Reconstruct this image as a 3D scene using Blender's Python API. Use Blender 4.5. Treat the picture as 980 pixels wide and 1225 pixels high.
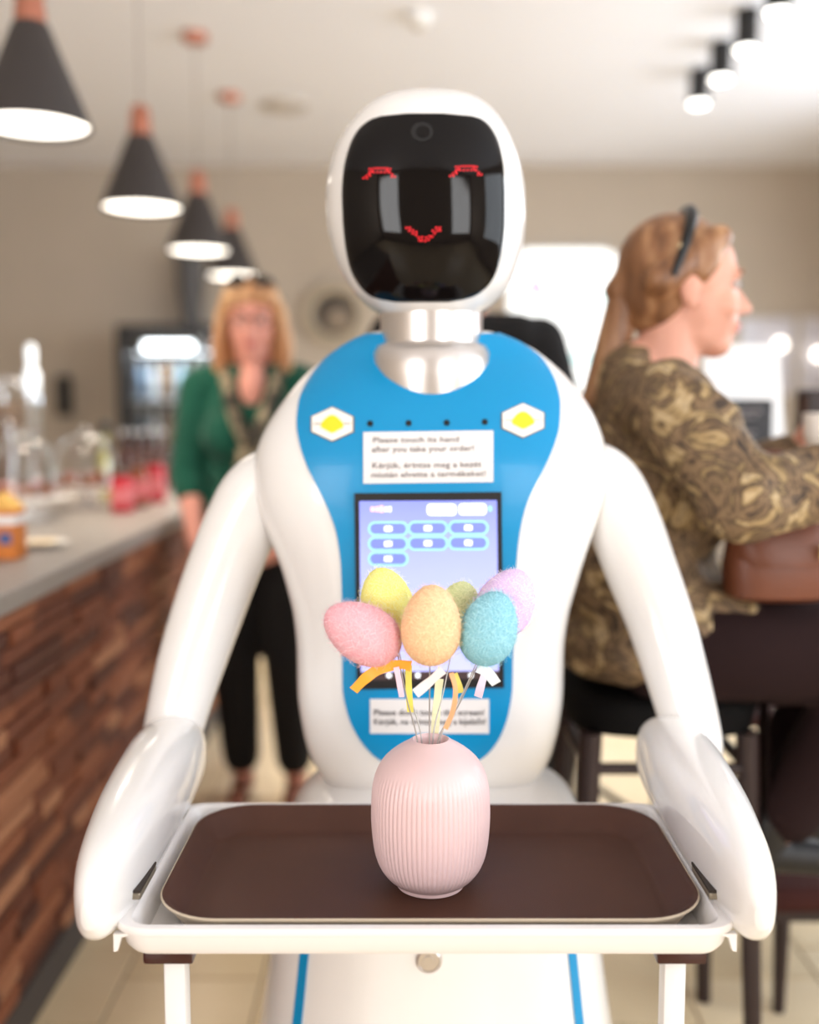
import bpy, bmesh, math, random
import numpy as np
from mathutils import Vector, Matrix, Quaternion
from mathutils.bvhtree import BVHTree

for o in list(bpy.data.objects):
    bpy.data.objects.remove(o)
scene = bpy.context.scene
COL = scene.collection
random.seed(7)
rng = np.random.default_rng(7)

# ------------------------------------------------------------------ camera
F_PX = 1250.0
CAM_Z = 1.22
PITCH = math.atan(122.5 / F_PX)
cam_d = bpy.data.cameras.new('camera')
cam = bpy.data.objects.new('camera', cam_d)
COL.objects.link(cam)
cam.location = (0, 0, CAM_Z)
cam.rotation_euler = (math.pi / 2 - PITCH, 0, 0)
cam_d.sensor_fit = 'HORIZONTAL'
cam_d.sensor_width = 36.0
cam_d.lens = 36.0 * F_PX / 980.0
cam_d.clip_start = 0.02
cam_d.dof.use_dof = True
cam_d.dof.focus_distance = 1.17
cam_d.dof.aperture_fstop = 1.75
scene.camera = cam

# ------------------------------------------------------------------ world, daylight, exposure
world = bpy.data.worlds.new('world')
scene.world = world
world.use_nodes = True
bg = world.node_tree.nodes['Background']
bg.inputs[0].default_value = (0.86, 0.93, 1.0, 1)
bg.inputs[1].default_value = 1.2
vs = scene.view_settings
vs.view_transform = 'Standard'
vs.look = 'None'
vs.gamma = 1.0
vs.exposure = -0.03
vs.use_curve_mapping = False

def area_light(name, loc, rot, sx, sy, power, col):
    l = bpy.data.lights.new(name, 'AREA')
    l.shape = 'RECTANGLE'; l.size = sx; l.size_y = sy
    l.energy = power; l.color = col
    o = bpy.data.objects.new(name, l)
    o.location = loc; o.rotation_euler = rot
    COL.objects.link(o)
    return o
# daylight through unseen shop windows behind the camera; right wall pair added as fill
area_light('window_daylight', (-2.35, -2.72, 1.65), (math.radians(90), 0, 0), 1.8, 1.9, 100, (1.0, 0.98, 0.97))
area_light('window_daylight', (2.1, -2.72, 1.65), (math.radians(90), 0, 0), 1.6, 1.9, 82, (1.0, 0.985, 0.98))
area_light('window_daylight', (3.08, 0.6, 1.65), (math.radians(90), 0, math.radians(90)), 2.6, 1.9, 75, (0.86, 0.93, 1.0))
area_light('window_daylight', (3.06, 4.6, 1.65), (math.radians(76), 0, math.radians(90)), 2.8, 1.8, 115, (0.86, 0.93, 1.0))

# ------------------------------------------------------------------ helpers
def at(px, py, Y):
    """photo pixel -> point at distance Y in front of the camera"""
    u = (px - 490.0) / F_PX; v = (612.5 - py) / F_PX
    dy = math.cos(PITCH) + v * math.sin(PITCH)
    dz = v * math.cos(PITCH) - math.sin(PITCH)
    t = Y / dy
    return Vector((u * t, Y, CAM_Z + dz * t))

def ray(px, py):
    return (at(px, py, 1.0) - Vector((0, 0, CAM_Z))).normalized()

def srgb(r, g, b):
    def f(c):
        c /= 255.0
        return c / 12.92 if c <= 0.04045 else ((c + 0.055) / 1.055) ** 2.4
    return (f(r), f(g), f(b), 1.0)

def pin(node, name, val):
    if name in node.inputs:
        node.inputs[name].default_value = val

def mat(name, col, rough=0.5, metal=0.0, coat=0.0, bump=0.0, bscale=60.0, vary=0.0, vscale=8.0,
        emit=None, estr=0.0, trans=0.0, ior=1.45, sheen=0.0, spec=0.5, sss=0.0, stretch=None):
    m = bpy.data.materials.new(name)
    m.use_nodes = True
    nt = m.node_tree
    b = nt.nodes['Principled BSDF']
    pin(b, 'Base Color', col); pin(b, 'Roughness', rough); pin(b, 'Metallic', metal)
    pin(b, 'Coat Weight', coat); pin(b, 'Coat Roughness', 0.06)
    pin(b, 'Transmission Weight', trans); pin(b, 'IOR', ior); pin(b, 'Sheen Weight', sheen)
    pin(b, 'Specular IOR Level', spec)
    if sss > 0:
        pin(b, 'Subsurface Weight', sss); pin(b, 'Subsurface Radius', (0.02, 0.008, 0.005)); pin(b, 'Subsurface Scale', 0.4)
    if emit is not None:
        pin(b, 'Emission Color', emit); pin(b, 'Emission Strength', estr)
    tc = None
    if bump > 0 or vary > 0:
        tc = nt.nodes.new('ShaderNodeTexCoord')
        src = tc.outputs['Object']
        if stretch:
            mp = nt.nodes.new('ShaderNodeMapping')
            mp.inputs['Scale'].default_value = stretch
            nt.links.new(src, mp.inputs['Vector']); src = mp.outputs['Vector']
    if vary > 0:
        n = nt.nodes.new('ShaderNodeTexNoise'); n.inputs['Scale'].default_value = vscale
        n.inputs['Detail'].default_value = 5
        nt.links.new(src, n.inputs['Vector'])
        r = nt.nodes.new('ShaderNodeValToRGB')
        r.color_ramp.elements[0].position = 0.3; r.color_ramp.elements[1].position = 0.7
        r.color_ramp.elements[0].color = tuple(c * (1 - vary) for c in col[:3]) + (1,)
        r.color_ramp.elements[1].color = tuple(min(1, c * (1 + vary)) for c in col[:3]) + (1,)
        nt.links.new(n.outputs['Fac'], r.inputs['Fac'])
        nt.links.new(r.outputs['Color'], b.inputs['Base Color'])
    if bump > 0:
        n = nt.nodes.new('ShaderNodeTexNoise'); n.inputs['Scale'].default_value = bscale
        n.inputs['Detail'].default_value = 4
        nt.links.new(src, n.inputs['Vector'])
        bn = nt.nodes.new('ShaderNodeBump'); bn.inputs['Strength'].default_value = bump
        bn.inputs['Distance'].default_value = 0.003
        nt.links.new(n.outputs['Fac'], bn.inputs['Height'])
        nt.links.new(bn.outputs['Normal'], b.inputs['Normal'])
    return m

def ramp_mat(name, stops, scale, rough=0.7, distort=0.0, stretch=None, bump=0.0, random_shift=0.0, detail=6):
    """noise (plus an individual shift for each piece) run through a colour ramp"""
    m = bpy.data.materials.new(name); m.use_nodes = True
    nt = m.node_tree; b = nt.nodes['Principled BSDF']
    pin(b, 'Roughness', rough)
    tc = nt.nodes.new('ShaderNodeTexCoord'); src = tc.outputs['Object']
    oi = nt.nodes.new('ShaderNodeObjectInfo')
    if stretch:
        mp = nt.nodes.new('ShaderNodeMapping'); mp.inputs['Scale'].default_value = stretch
        nt.links.new(src, mp.inputs['Vector']); src = mp.outputs['Vector']
    n = nt.nodes.new('ShaderNodeTexNoise'); n.inputs['Scale'].default_value = scale
    n.inputs['Detail'].default_value = detail; n.inputs['Distortion'].default_value = distort
    nt.links.new(src, n.inputs['Vector'])
    fac = n.outputs['Fac']
    if random_shift > 0:
        mx = nt.nodes.new('ShaderNodeMix'); mx.inputs[0].default_value = random_shift
        nt.links.new(fac, mx.inputs[2]); nt.links.new(oi.outputs['Random'], mx.inputs[3])
        fac = mx.outputs[0]
    r = nt.nodes.new('ShaderNodeValToRGB')
    els = r.color_ramp.elements
    els[0].position, els[0].color = stops[0]
    els[1].position, els[1].color = stops[-1]
    for p, c in stops[1:-1]:
        e = els.new(p); e.color = c
    nt.links.new(fac, r.inputs['Fac']); nt.links.new(r.outputs['Color'], b.inputs['Base Color'])
    if bump > 0:
        bn = nt.nodes.new('ShaderNodeBump'); bn.inputs['Strength'].default_value = bump
        bn.inputs['Distance'].default_value = 0.004
        nt.links.new(n.outputs['Fac'], bn.inputs['Height']); nt.links.new(bn.outputs['Normal'], b.inputs['Normal'])
    return m

ORG = {}
def root(name, loc, label=None, cat=None, group=None, kind=None):
    o = bpy.data.objects.new(name, None)
    o.empty_display_size = 0.05
    COL.objects.link(o); o.location = loc
    ORG[o.name] = Vector(loc)
    tag(o, label, cat, group, kind)
    return o

def tag(o, label=None, cat=None, group=None, kind=None):
    if label: o['label'] = label
    if cat: o['category'] = cat
    if group: o['group'] = group
    if kind: o['kind'] = kind
    return o

def mk(name, vf, m, parent=None, smooth=True, angle=40, label=None, org=None):
    """world-space verts and faces -> one mesh object; a thing of its own gets its origin at its base"""
    verts, faces = vf
    V = [Vector(v) for v in verts]
    if parent is not None:
        o0 = ORG[parent.name]
    elif org is not None:
        o0 = Vector(org)
    else:
        a = np.array([tuple(v) for v in V])
        o0 = Vector(((a[:, 0].min() + a[:, 0].max()) / 2, (a[:, 1].min() + a[:, 1].max()) / 2, a[:, 2].min()))
    me = bpy.data.meshes.new(name)
    me.from_pydata([tuple(v - o0) for v in V], [], faces)
    bm = bmesh.new(); bm.from_mesh(me)
    bmesh.ops.remove_doubles(bm, verts=bm.verts, dist=1e-6)
    bmesh.ops.recalc_face_normals(bm, faces=bm.faces)
    bm.to_mesh(me); bm.free()
    me.materials.append(m)
    if smooth:
        me.shade_smooth()
        me.set_sharp_from_angle(angle=math.radians(angle))
    o = bpy.data.objects.new(name, me)
    COL.objects.link(o)
    if parent is not None:
        o.parent = parent
        # parts sit at their thing's origin
        ORG[o.name] = o0
    else:
        o.location = o0; ORG[o.name] = o0
    if label: o['label'] = label
    return o

def join(*vfs):
    V = []; Fc = []
    for v, f in vfs:
        n = len(V); V += [Vector(p) for p in v]; Fc += [tuple(i + n for i in q) for q in f]
    return V, Fc

def xf(vf, M):
    return [M @ Vector(v) for v in vf[0]], vf[1]

def box(x0, x1, y0, y1, z0, z1, bev=0.0, seg=2):
    bm = bmesh.new()
    bmesh.ops.create_cube(bm, size=1.0)
    for v in bm.verts:
        v.co = Vector(((x0 + x1) / 2 + v.co.x * (x1 - x0), (y0 + y1) / 2 + v.co.y * (y1 - y0), (z0 + z1) / 2 + v.co.z * (z1 - z0)))
    if bev > 0:
        bmesh.ops.bevel(bm, geom=list(bm.edges), offset=bev, segments=seg, profile=0.5, affect='EDGES')
    bm.verts.ensure_lookup_table(); bm.verts.index_update()
    r = [v.co.copy() for v in bm.verts], [tuple(v.index for v in f.verts) for f in bm.faces]
    bm.free()
    return r

def rings_mesh(rings, cap0=True, cap1=True, closed=True):
    n = len(rings[0]); V = []; Fc = []
    for r in rings: V += [Vector(p) for p in r]
    for i in range(len(rings) - 1):
        for j in range(n if closed else n - 1):
            k = (j + 1) % n
            Fc.append((i * n + j, i * n + k, (i + 1) * n + k, (i + 1) * n + j))
    if cap0: Fc.append(tuple(range(n))[::-1])
    if cap1: Fc.append(tuple((len(rings) - 1) * n + j for j in range(n)))
    return V, Fc

def lathe(profile, c=(0, 0, 0), seg=40, cap0=True, cap1=True):
    rings = [[(c[0] + r * math.cos(2 * math.pi * j / seg), c[1] + r * math.sin(2 * math.pi * j / seg), c[2] + z) for j in range(seg)] for r, z in profile]
    return rings_mesh(rings, cap0, cap1)

def tube(pts, radii, seg=12, cap=True, flat=1.0, up=None):
    pts = [Vector(p) for p in pts]
    if not hasattr(radii, '__len__'): radii = [radii] * len(pts)
    rings = []; prev = None
    for i, p in enumerate(pts):
        d = (pts[min(i + 1, len(pts) - 1)] - pts[max(i - 1, 0)]).normalized()
        if prev is None:
            a = Vector(up) if up else (Vector((0, 0, 1)) if abs(d.z) < 0.9 else Vector((1, 0, 0)))
            x = (a - d * a.dot(d)).normalized()
        else:
            x = (prev - d * prev.dot(d)).normalized()
        prev = x; y = d.cross(x)
        rings.append([p + x * (radii[i] * math.cos(t)) + y * (radii[i] * flat * math.sin(t)) for t in [2 * math.pi * j / seg for j in range(seg)]])
    return rings_mesh(rings, cap, cap)

def spline(pts, n=8):
    P = [np.array(p, float) for p in pts]
    P = [2 * P[0] - P[1]] + P + [2 * P[-1] - P[-2]]
    out = []
    for i in range(1, len(P) - 2):
        for k in range(n):
            t = k / n
            a, b, c, d = P[i - 1], P[i], P[i + 1], P[i + 2]
            out.append(0.5 * (2 * b + (c - a) * t + (2 * a - 5 * b + 4 * c - d) * t * t + (3 * b - a - 3 * c + d) * t ** 3))
    out.append(P[-2])
    return out

def pchip(xs, ys, xq):
    xs = np.array(xs, float); ys = np.array(ys, float)
    h = np.diff(xs); dl = np.diff(ys) / h
    d = np.zeros(len(xs))
    for i in range(1, len(xs) - 1):
        if dl[i - 1] * dl[i] > 0:
            w1 = 2 * h[i] + h[i - 1]; w2 = h[i] + 2 * h[i - 1]
            d[i] = (w1 + w2) / (w1 / dl[i - 1] + w2 / dl[i])
    d[0] = dl[0]; d[-1] = dl[-1]
    xq = np.array(xq, float)
    k = np.clip(np.searchsorted(xs, xq) - 1, 0, len(h) - 1)
    t = (xq - xs[k]) / h[k]
    return ((1 + 2 * t) * (1 - t) ** 2 * ys[k] + t * (1 - t) ** 2 * h[k] * d[k] + t * t * (3 - 2 * t) * ys[k + 1] + t * t * (t - 1) * h[k] * d[k + 1])

def super_ring(cx, cy, z, a, bf, bb, n, seg=64):
    R = []
    for j in range(seg):
        t = 2 * math.pi * j / seg
        c, s = math.cos(t), math.sin(t)
        x = a * math.copysign(abs(c) ** (2 / n), c)
        b = bb if s > 0 else bf
        R.append(Vector((cx + x, cy + b * math.copysign(abs(s) ** (2 / n), s), z)))
    return R

def rrect(hx, hy, r, seg=8):
    """rounded rectangle outline, counter-clockwise"""
    out = []
    for cx, cy, a0 in ((hx - r, hy - r, 0), (-hx + r, hy - r, 90), (-hx + r, -hy + r, 180), (hx - r, -hy + r, 270)):
        for k in range(seg + 1):
            a = math.radians(a0 + 90 * k / seg)
            out.append((cx + r * math.cos(a), cy + r * math.sin(a)))
    return out

def prism(outline, fn0, fn1):
    """outline 2-D points mapped to two sheets by fn0 / fn1"""
    n = len(outline)
    V = [fn0(*p) for p in outline] + [fn1(*p) for p in outline]
    Fc = [tuple(range(n)), tuple(range(2 * n - 1, n - 1, -1))]
    Fc += [(i, (i + 1) % n, n + (i + 1) % n, n + i) for i in range(n)]
    return V, Fc

def bvh_of(vf):
    return BVHTree.FromPolygons([tuple(v) for v in vf[0]], vf[1])

def hit(bvh, px, py, off=0.0):
    """point where the sight line of a pixel meets a built surface, lifted off it along the normal"""
    d = ray(px, py)
    loc, nor, idx, dist = bvh.ray_cast(Vector((0, 0, CAM_Z)), d)
    if loc is None: return None
    if nor.dot(d) > 0: nor = -nor
    return loc + nor * off

def drape_rows(bvh, rows, off, back, nrow=40, ncol=24):
    """panel lying on a surface: rows are (py, x_left, x_right) outline points"""
    ys = [r[0] for r in rows]
    t = np.linspace(0, 1, nrow); t = (1 - np.cos(math.pi * t)) / 2 * 0.35 + t * 0.65
    yq = ys[0] + (ys[-1] - ys[0]) * t
    xl = pchip(ys, [r[1] for r in rows], yq); xr = pchip(ys, [r[2] for r in rows], yq)
    grid = []
    for y, l, r in zip(yq, xl, xr):
        row = []
        for k in range(ncol + 1):
            x = l + (r - l) * k / ncol
            p = hit(bvh, x, y, off)
            row.append(p)
        # fill gaps from the neighbours
        good = [i for i, p in enumerate(row) if p is not None]
        if not good: continue
        for i, p in enumerate(row):
            if p is None:
                j = min(good, key=lambda g: abs(g - i)); row[i] = row[j].copy()
        grid.append(row)
    V = []; Fc = []; n = ncol + 1
    for row in grid: V += row
    for i in range(len(grid) - 1):
        for j in range(ncol):
            Fc.append((i * n + j, i * n + j + 1, (i + 1) * n + j + 1, (i + 1) * n + j))
    # rim down into the surface
    m = len(grid)
    loop = [j for j in range(n)] + [i * n + n - 1 for i in range(1, m)] + [(m - 1) * n + j for j in range(n - 2, -1, -1)] + [i * n for i in range(m - 2, 0, -1)]
    b0 = len(V)
    for i in loop: V.append(V[i] + Vector((0, back, 0)))
    for k in range(len(loop)):
        k2 = (k + 1) % len(loop)
        Fc.append((loop[k], loop[k2], b0 + k2, b0 + k))
    return V, Fc

def copy_tree(o, parent=None):
    c = o.copy(); COL.objects.link(c); c.parent = parent
    for ch in list(o.children): copy_tree(ch, c)
    return c

_dg = None
def eval_mesh(o):
    dg = bpy.context.evaluated_depsgraph_get()
    dg.update()
    return bpy.data.meshes.new_from_object(o.evaluated_get(dg))

def text_vf(body, align='LEFT', bold=0.0):
    c = bpy.data.curves.new('lettering', 'FONT'); c.body = body; c.align_x = align
    c.size = 1.0; c.offset = bold; c.resolution_u = 2
    o = bpy.data.objects.new('lettering', c); COL.objects.link(o)
    me = eval_mesh(o)
    vf = [v.co.copy() for v in me.vertices], [tuple(p.vertices) for p in me.polygons]
    bpy.data.objects.remove(o); bpy.data.curves.remove(c); bpy.data.meshes.remove(me)
    return vf

# ---- organic bodies: overlapping volumes fused into one continuous surface
def sphere_vf(c, r, M=None, seg=16, rg=10):
    V = []; Fc = []
    for i in range(rg + 1):
        ph = math.pi * i / rg
        for j in range(seg):
            th = 2 * math.pi * j / seg
            p = Vector((r[0] * math.sin(ph) * math.cos(th), r[1] * math.sin(ph) * math.sin(th), r[2] * math.cos(ph)))
            V.append((M @ p if M is not None else p) + Vector(c))
    for i in range(rg):
        for j in range(seg):
            k = (j + 1) % seg
            Fc.append((i * seg + j, (i + 1) * seg + j, (i + 1) * seg + k, i * seg + k))
    return V, Fc

def capsule(p0, p1, r0, r1, seg=14):
    p0 = Vector(p0); p1 = Vector(p1); d = p1 - p0; L = max(d.length, 1e-5); d = d / L
    a = Vector((0, 0, 1)) if abs(d.z) < 0.9 else Vector((1, 0, 0))
    x = (a - d * a.dot(d)).normalized(); y = d.cross(x)
    prof = []
    for k in range(6):
        t = math.radians(-90 + 90 * k / 5); prof.append((r0 * math.cos(t), r0 * math.sin(t)))
    for k in range(6):
        t = math.radians(90 * k / 5); prof.append((r1 * math.cos(t), L + r1 * math.sin(t)))
    rings = [[p0 + d * h + x * (max(r, 1e-4) * math.cos(2 * math.pi * j / seg)) + y * (max(r, 1e-4) * math.sin(2 * math.pi * j / seg)) for j in range(seg)] for r, h in prof]
    return rings_mesh(rings)

def chain(pts, rr):
    return [capsule(pts[i], pts[i + 1], rr[i], rr[i + 1]) for i in range(len(pts) - 1)]

def fuse(name, prims, m, parent, voxel=0.008, smooth=6, post=None, label=None):
    V, Fc = join(*prims)
    me = bpy.data.meshes.new('tmp'); me.from_pydata([tuple(v) for v in V], [], Fc)
    bm = bmesh.new(); bm.from_mesh(me); bmesh.ops.remove_doubles(bm, verts=bm.verts, dist=1e-6)
    bmesh.ops.recalc_face_normals(bm, faces=bm.faces); bm.to_mesh(me); bm.free()
    o = bpy.data.objects.new('tmp', me); COL.objects.link(o)
    r = o.modifiers.new('r', 'REMESH'); r.mode = 'VOXEL'; r.voxel_size = voxel; r.adaptivity = 0
    if smooth:
        s = o.modifiers.new('s', 'SMOOTH'); s.factor = 0.5; s.iterations = smooth
    em = eval_mesh(o)
    vf = [v.co.copy() for v in em.vertices], [tuple(p.vertices) for p in em.polygons]
    bpy.data.objects.remove(o); bpy.data.meshes.remove(me); bpy.data.meshes.remove(em)
    if post: vf = [post(v) for v in vf[0]], vf[1]
    return mk(name, vf, m, parent, smooth=True, angle=180, label=label)

# ------------------------------------------------------------------ materials
M = {}
M['ceiling'] = mat('ceiling_paint', srgb(232, 233, 240), 0.85, bump=0.05, bscale=40)
M['wall'] = mat('wall_paint', srgb(182, 169, 154), 0.8, bump=0.08, bscale=50, vary=0.03, vscale=2)
M['grout'] = mat('grout', srgb(150, 128, 100), 0.9, bump=0.2)
M['tile'] = ramp_mat('floor_tile', [(0.25, srgb(218, 196, 158)), (0.5, srgb(227, 206, 170)), (0.75, srgb(234, 215, 182))], 4.0, rough=0.32, random_shift=0.4)
M['brick'] = ramp_mat('cladding_strip', [(0.25, srgb(84, 42, 26)), (0.42, srgb(112, 58, 34)), (0.58, srgb(132, 72, 42)), (0.70, srgb(158, 98, 64)), (0.85, srgb(190, 138, 102))], 14.0, rough=0.7, stretch=(3, 1, 3), bump=0.4, random_shift=0.6)
M['mortar'] = mat('mortar', srgb(70, 38, 26), 0.9)
M['slab'] = mat('worktop_stone', srgb(142, 134, 128), 0.42, vary=0.14, vscale=120)
M['plinth'] = mat('plinth', srgb(72, 66, 64), 0.6)
M['white_gloss'] = mat('robot_shell', srgb(238, 235, 232), 0.22, coat=0.6, spec=0.5)
M['frame_white'] = mat('frame_paint', srgb(232, 230, 228), 0.4)
M['glass'] = mat('clear_glass', (0.97, 0.99, 0.99, 1), 0.02, trans=1.0, ior=1.45)
M['black'] = mat('black_gloss', srgb(10, 9, 9), 0.35)
M['black_soft'] = mat('black_matte', srgb(24, 22, 22), 0.6)
M['chrome'] = mat('chrome', srgb(215, 218, 222), 0.16, metal=1.0)
M['silver'] = mat('brushed_silver', srgb(214, 208, 204), 0.30, metal=0.85, bump=0.03, bscale=200)
M['copper'] = mat('copper', srgb(196, 130, 108), 0.34, metal=0.8)

# ------------------------------------------------------------------ room
X0, X1, Y0, Y1, ZC = -3.6, 3.15, -2.8, 7.7, 2.96
def struct(name, vf, m, smooth=False):
    o = mk(name, vf, m, smooth=smooth); o['kind'] = 'structure'; return o

floor = struct('floor', box(X0, X1, Y0, Y1, -0.12, -0.004), M['grout'])
struct('ceiling', box(X0, X1, Y0, Y1, ZC, ZC + 0.12), M['ceiling'])
struct('wall_back', box(X0, X1, Y1, Y1 + 0.14, 0, ZC), M['wall'])
struct('wall_left', box(X0 - 0.14, X0, Y0, Y1, 0, ZC), M['wall'])
# front wall pierced by shop windows, right wall by unseen windows added for fill
WZ0, WZ1 = 0.66, 2.62
def pierced(a0, a1, holes, mkbox):
    out = [mkbox(a0, a1, 0, WZ0), mkbox(a0, a1, WZ1, ZC)]
    e = a0
    for h0, h1 in holes:
        out.append(mkbox(e, h0, WZ0, WZ1)); e = h1
    out.append(mkbox(e, a1, WZ0, WZ1))
    return join(*out)
RH = [(-0.72, 1.92), (3.18, 6.02)]
FH = [(-3.27, -1.43), (1.28, 2.92)]
struct('wall_right', pierced(Y0, Y1, RH, lambda a, b, z0, z1: box(X1, X1 + 0.14, a, b, z0, z1)), M['wall'])
struct('wall_front', pierced(X0, X1, FH, lambda a, b, z0, z1: box(a, b, Y0 - 0.14, Y0, z0, z1)), M['wall'])
wn = 0
for side, holes in (('r', RH), ('f', FH)):
    for a, b in holes:
        wn += 1
        def bx(p, q, z0, z1, t0=0.03, t1=0.09):
            return box(X1 + t0, X1 + t1, p, q, z0, z1) if side == 'r' else box(p, q, Y0 - t1, Y0 - t0, z0, z1)
        mid = (a + b) / 2
        fr = join(bx(a, a + .06, WZ0, WZ1), bx(b - .06, b, WZ0, WZ1), bx(a + .06, b - .06, WZ0, WZ0 + .06), bx(a + .06, b - .06, WZ1 - .06, WZ1), bx(mid - .025, mid + .025, WZ0 + .06, WZ1 - .06))
        w = struct('window_%d' % wn, fr, M['frame_white'])
        for p, q in ((a + .06, mid - .025), (mid + .025, b - .06)):
            mk('pane', bx(p, q, WZ0 + .06, WZ1 - .06, 0.055, 0.062), M['glass'], w, smooth=False)
for nm, vf in (('baseboard_back', box(X0, X1, Y1 - 0.015, Y1, 0, 0.09)), ('baseboard_left', box(X0, X0 + 0.015, Y0, Y1 - 0.016, 0, 0.09)), ('baseboard_right', box(X1 - 0.015, X1, Y0, Y1 - 0.016, 0, 0.09))):
    struct(nm, vf, M['plinth'])

# floor tiles, staggered rows: the ones in view singly, the rest together
TS, TG = 0.30, 0.005
def tile_vf(x, y, w=TS, h=TS):
    g = TG / 2; b = 0.002
    o = [(x + g, y + g), (x + w - g, y + g), (x + w - g, y + h - g), (x + g, y + h - g)]
    i = [(x + g + b, y + g + b), (x + w - g - b, y + g + b), (x + w - g - b, y + h - g - b), (x + g + b, y + h - g - b)]
    return rings_mesh([[(p[0], p[1], -0.006) for p in o], [(p[0], p[1], -0.0015) for p in o], [(p[0], p[1], 0.0) for p in i]])
spots = []
XA = -0.745 + 0.127
cols = int((X1 - X0) / TS) + 2
for ci in range(-13, 14):
    x = XA + ci * TS
    if x < X0 - 0.01 or x + TS > X1 + 0.2: continue
    for ri in range(-20, 40):
        y = 2.145 + ri * TS + (0.13 if ci % 2 else 0.0)
        if y < Y0 or y + TS > Y1: continue
        spots.append((x, y))
def vis_rank(s):
    x, y = s[0] + TS / 2, s[1] + TS / 2
    inview = y > 1.2 and -0.95 < x and abs(x) / y < 0.47
    return (0 if inview else 1, y)
spots.sort(key=vis_rank)
single = [s for s in spots if vis_rank(s)[0] == 0][:290]
rest = [s for s in spots if s not in set(single)]
tproto = mk('tile', tile_vf(0, 0), M['tile'], floor, smooth=False)
tmesh = tproto.data
tmesh.transform(Matrix.Translation(ORG[floor.name]))
bpy.data.objects.remove(tproto)
for x, y in single:
    o = bpy.data.objects.new('tile', tmesh); COL.objects.link(o); o.parent = floor
    o.location = Vector((min(x, X1 - TS), y, 0)) - ORG[floor.name]
o = mk('tile_field', join(*[tile_vf(min(x, X1 - TS), y) for x, y in rest]), M['tile'], floor, smooth=False); o['kind'] = 'stuff'

# ------------------------------------------------------------------ bar counter
CX, CZ = -0.745, 0.89                 # front face, top
CY0, CY1, CB = 0.5, 4.45, -1.42
counter = root('bar_counter', (CX - 0.33, (CY0 + CY1) / 2, 0), 'long bar counter clad in rough reddish brown stone strips with dark plinth', 'counter')
mk('carcass', box(CB, CX - 0.028, CY0, CY1, 0.0, CZ - 0.042), M['mortar'], counter, smooth=False)
mk('plinth', box(CX - 0.028, CX - 0.004, CY0, CY1, 0.0, 0.085, 0.002), M['plinth'], counter, smooth=False)
def strip_mesh():
    """unit strip: rough split face on +x"""
    r = random.Random(3)
    b = [(0, 0, 0), (0, 1, 0), (0, 1, 1), (0, 0, 1)]
    f = [(.75, 0, 0), (.75, 1, 0), (.75, 1, 1), (.75, 0, 1)]
    i = [(1.0, .03, .12), (.9, .97, .1), (1.05, .96, .88), (.95, .04, .9)]
    return rings_mesh([b, f, i])
me = bpy.data.meshes.new('brick')
sv, sf = strip_mesh()
me.from_pydata([tuple(v) for v in sv], [], sf); me.materials.append(M['brick'])
bm = bmesh.new(); bm.from_mesh(me); bmesh.ops.recalc_face_normals(bm, faces=bm.faces); bm.to_mesh(me); bm.free()
rr = random.Random(11)
z = 0.088; strips = []
rows = 21; rh = (CZ - 0.045 - z) / rows
for i in range(rows):
    y = CY0 + rr.uniform(0, 0.12)
    while y < CY1 - 0.05:
        L = rr.choice((0.11, 0.16, 0.2, 0.24, 0.28))
        L = min(L, CY1 - y)
        strips.append((y, L, z + i * rh, rr.uniform(0.016, 0.032)))
        y += L
shown = sorted([s for s in strips if 1.72 < s[0] + s[1] and s[0] < 3.9], key=lambda s: s[0])[:296]
hidden = [s for s in strips if s not in set(shown)]
for y, L, zz, t in shown:
    o = bpy.data.objects.new('brick', me); COL.objects.link(o); o.parent = counter
    o.location = Vector((CX - 0.03, y + 0.002, zz + 0.0015)) - ORG[counter.name]
    o.scale = (t, L - 0.004, rh - 0.003)
hv = join(*[([Vector((CX - 0.03 + v[0] * t, y + 0.002 + v[1] * (L - 0.004), zz + 0.0015 + v[2] * (rh - 0.003))) for v in sv], sf) for y, L, zz, t in hidden])
o = mk('cladding_rest', hv, M['brick'], counter, smooth=False); o['kind'] = 'stuff'
mk('worktop', box(CB - 0.03, CX + 0.015, CY0 - 0.02, CY1 + 0.02, CZ - 0.04, CZ, 0.003), M['slab'], None, smooth=False)
w = bpy.data.objects['worktop']; tag(w, 'grey speckled stone worktop lying along the brick clad bar counter', 'worktop')

# ------------------------------------------------------------------ the waiter robot
M['blue'] = mat('blue_panel', srgb(4, 140, 196), 0.36, coat=0.1, spec=.4)
M['visor'] = mat('visor_black', srgb(14, 11, 11), 0.06, spec=0.28)
M['led'] = mat('red_led', srgb(120, 4, 10), 0.5, emit=(1.0, 0.008, 0.02, 1), estr=1.1)
M['paper'] = mat('paper', srgb(232, 228, 226), 0.7)
M['ink'] = mat('printed_ink', srgb(120, 112, 112), 0.8)
M['ink_dark'] = mat('printed_ink_dark', srgb(70, 64, 66), 0.8)
M['yellow'] = mat('emblem_yellow', srgb(240, 220, 40), 0.5)
M['badge'] = mat('badge_white', srgb(246, 242, 236), 0.4)
M['badge_edge'] = mat('badge_outline', srgb(120, 100, 80), 0.5)
M['ui_line'] = mat('interface_cyan', srgb(150, 215, 245), 0.5, emit=srgb(140, 210, 245), estr=0.75)
M['ui_fill'] = mat('interface_indigo', srgb(110, 120, 215), 0.5, emit=srgb(112, 128, 222), estr=0.75)
M['ui_white'] = mat('interface_white', srgb(245, 250, 255), 0.5, emit=srgb(245, 250, 255), estr=0.9)
M['ui_pink'] = mat('interface_pink', srgb(250, 190, 215), 0.5, emit=srgb(250, 195, 220), estr=0.85)
M['ui_dark'] = mat('interface_brown', srgb(70, 52, 52), 0.5, emit=srgb(70, 52, 52), estr=0.3)
M['slot'] = mat('slot_metal', srgb(150, 140, 122), 0.4, metal=0.6)
M['slot_dark'] = mat('slot_shadow_gap', srgb(50, 40, 32), 0.6)
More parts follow.
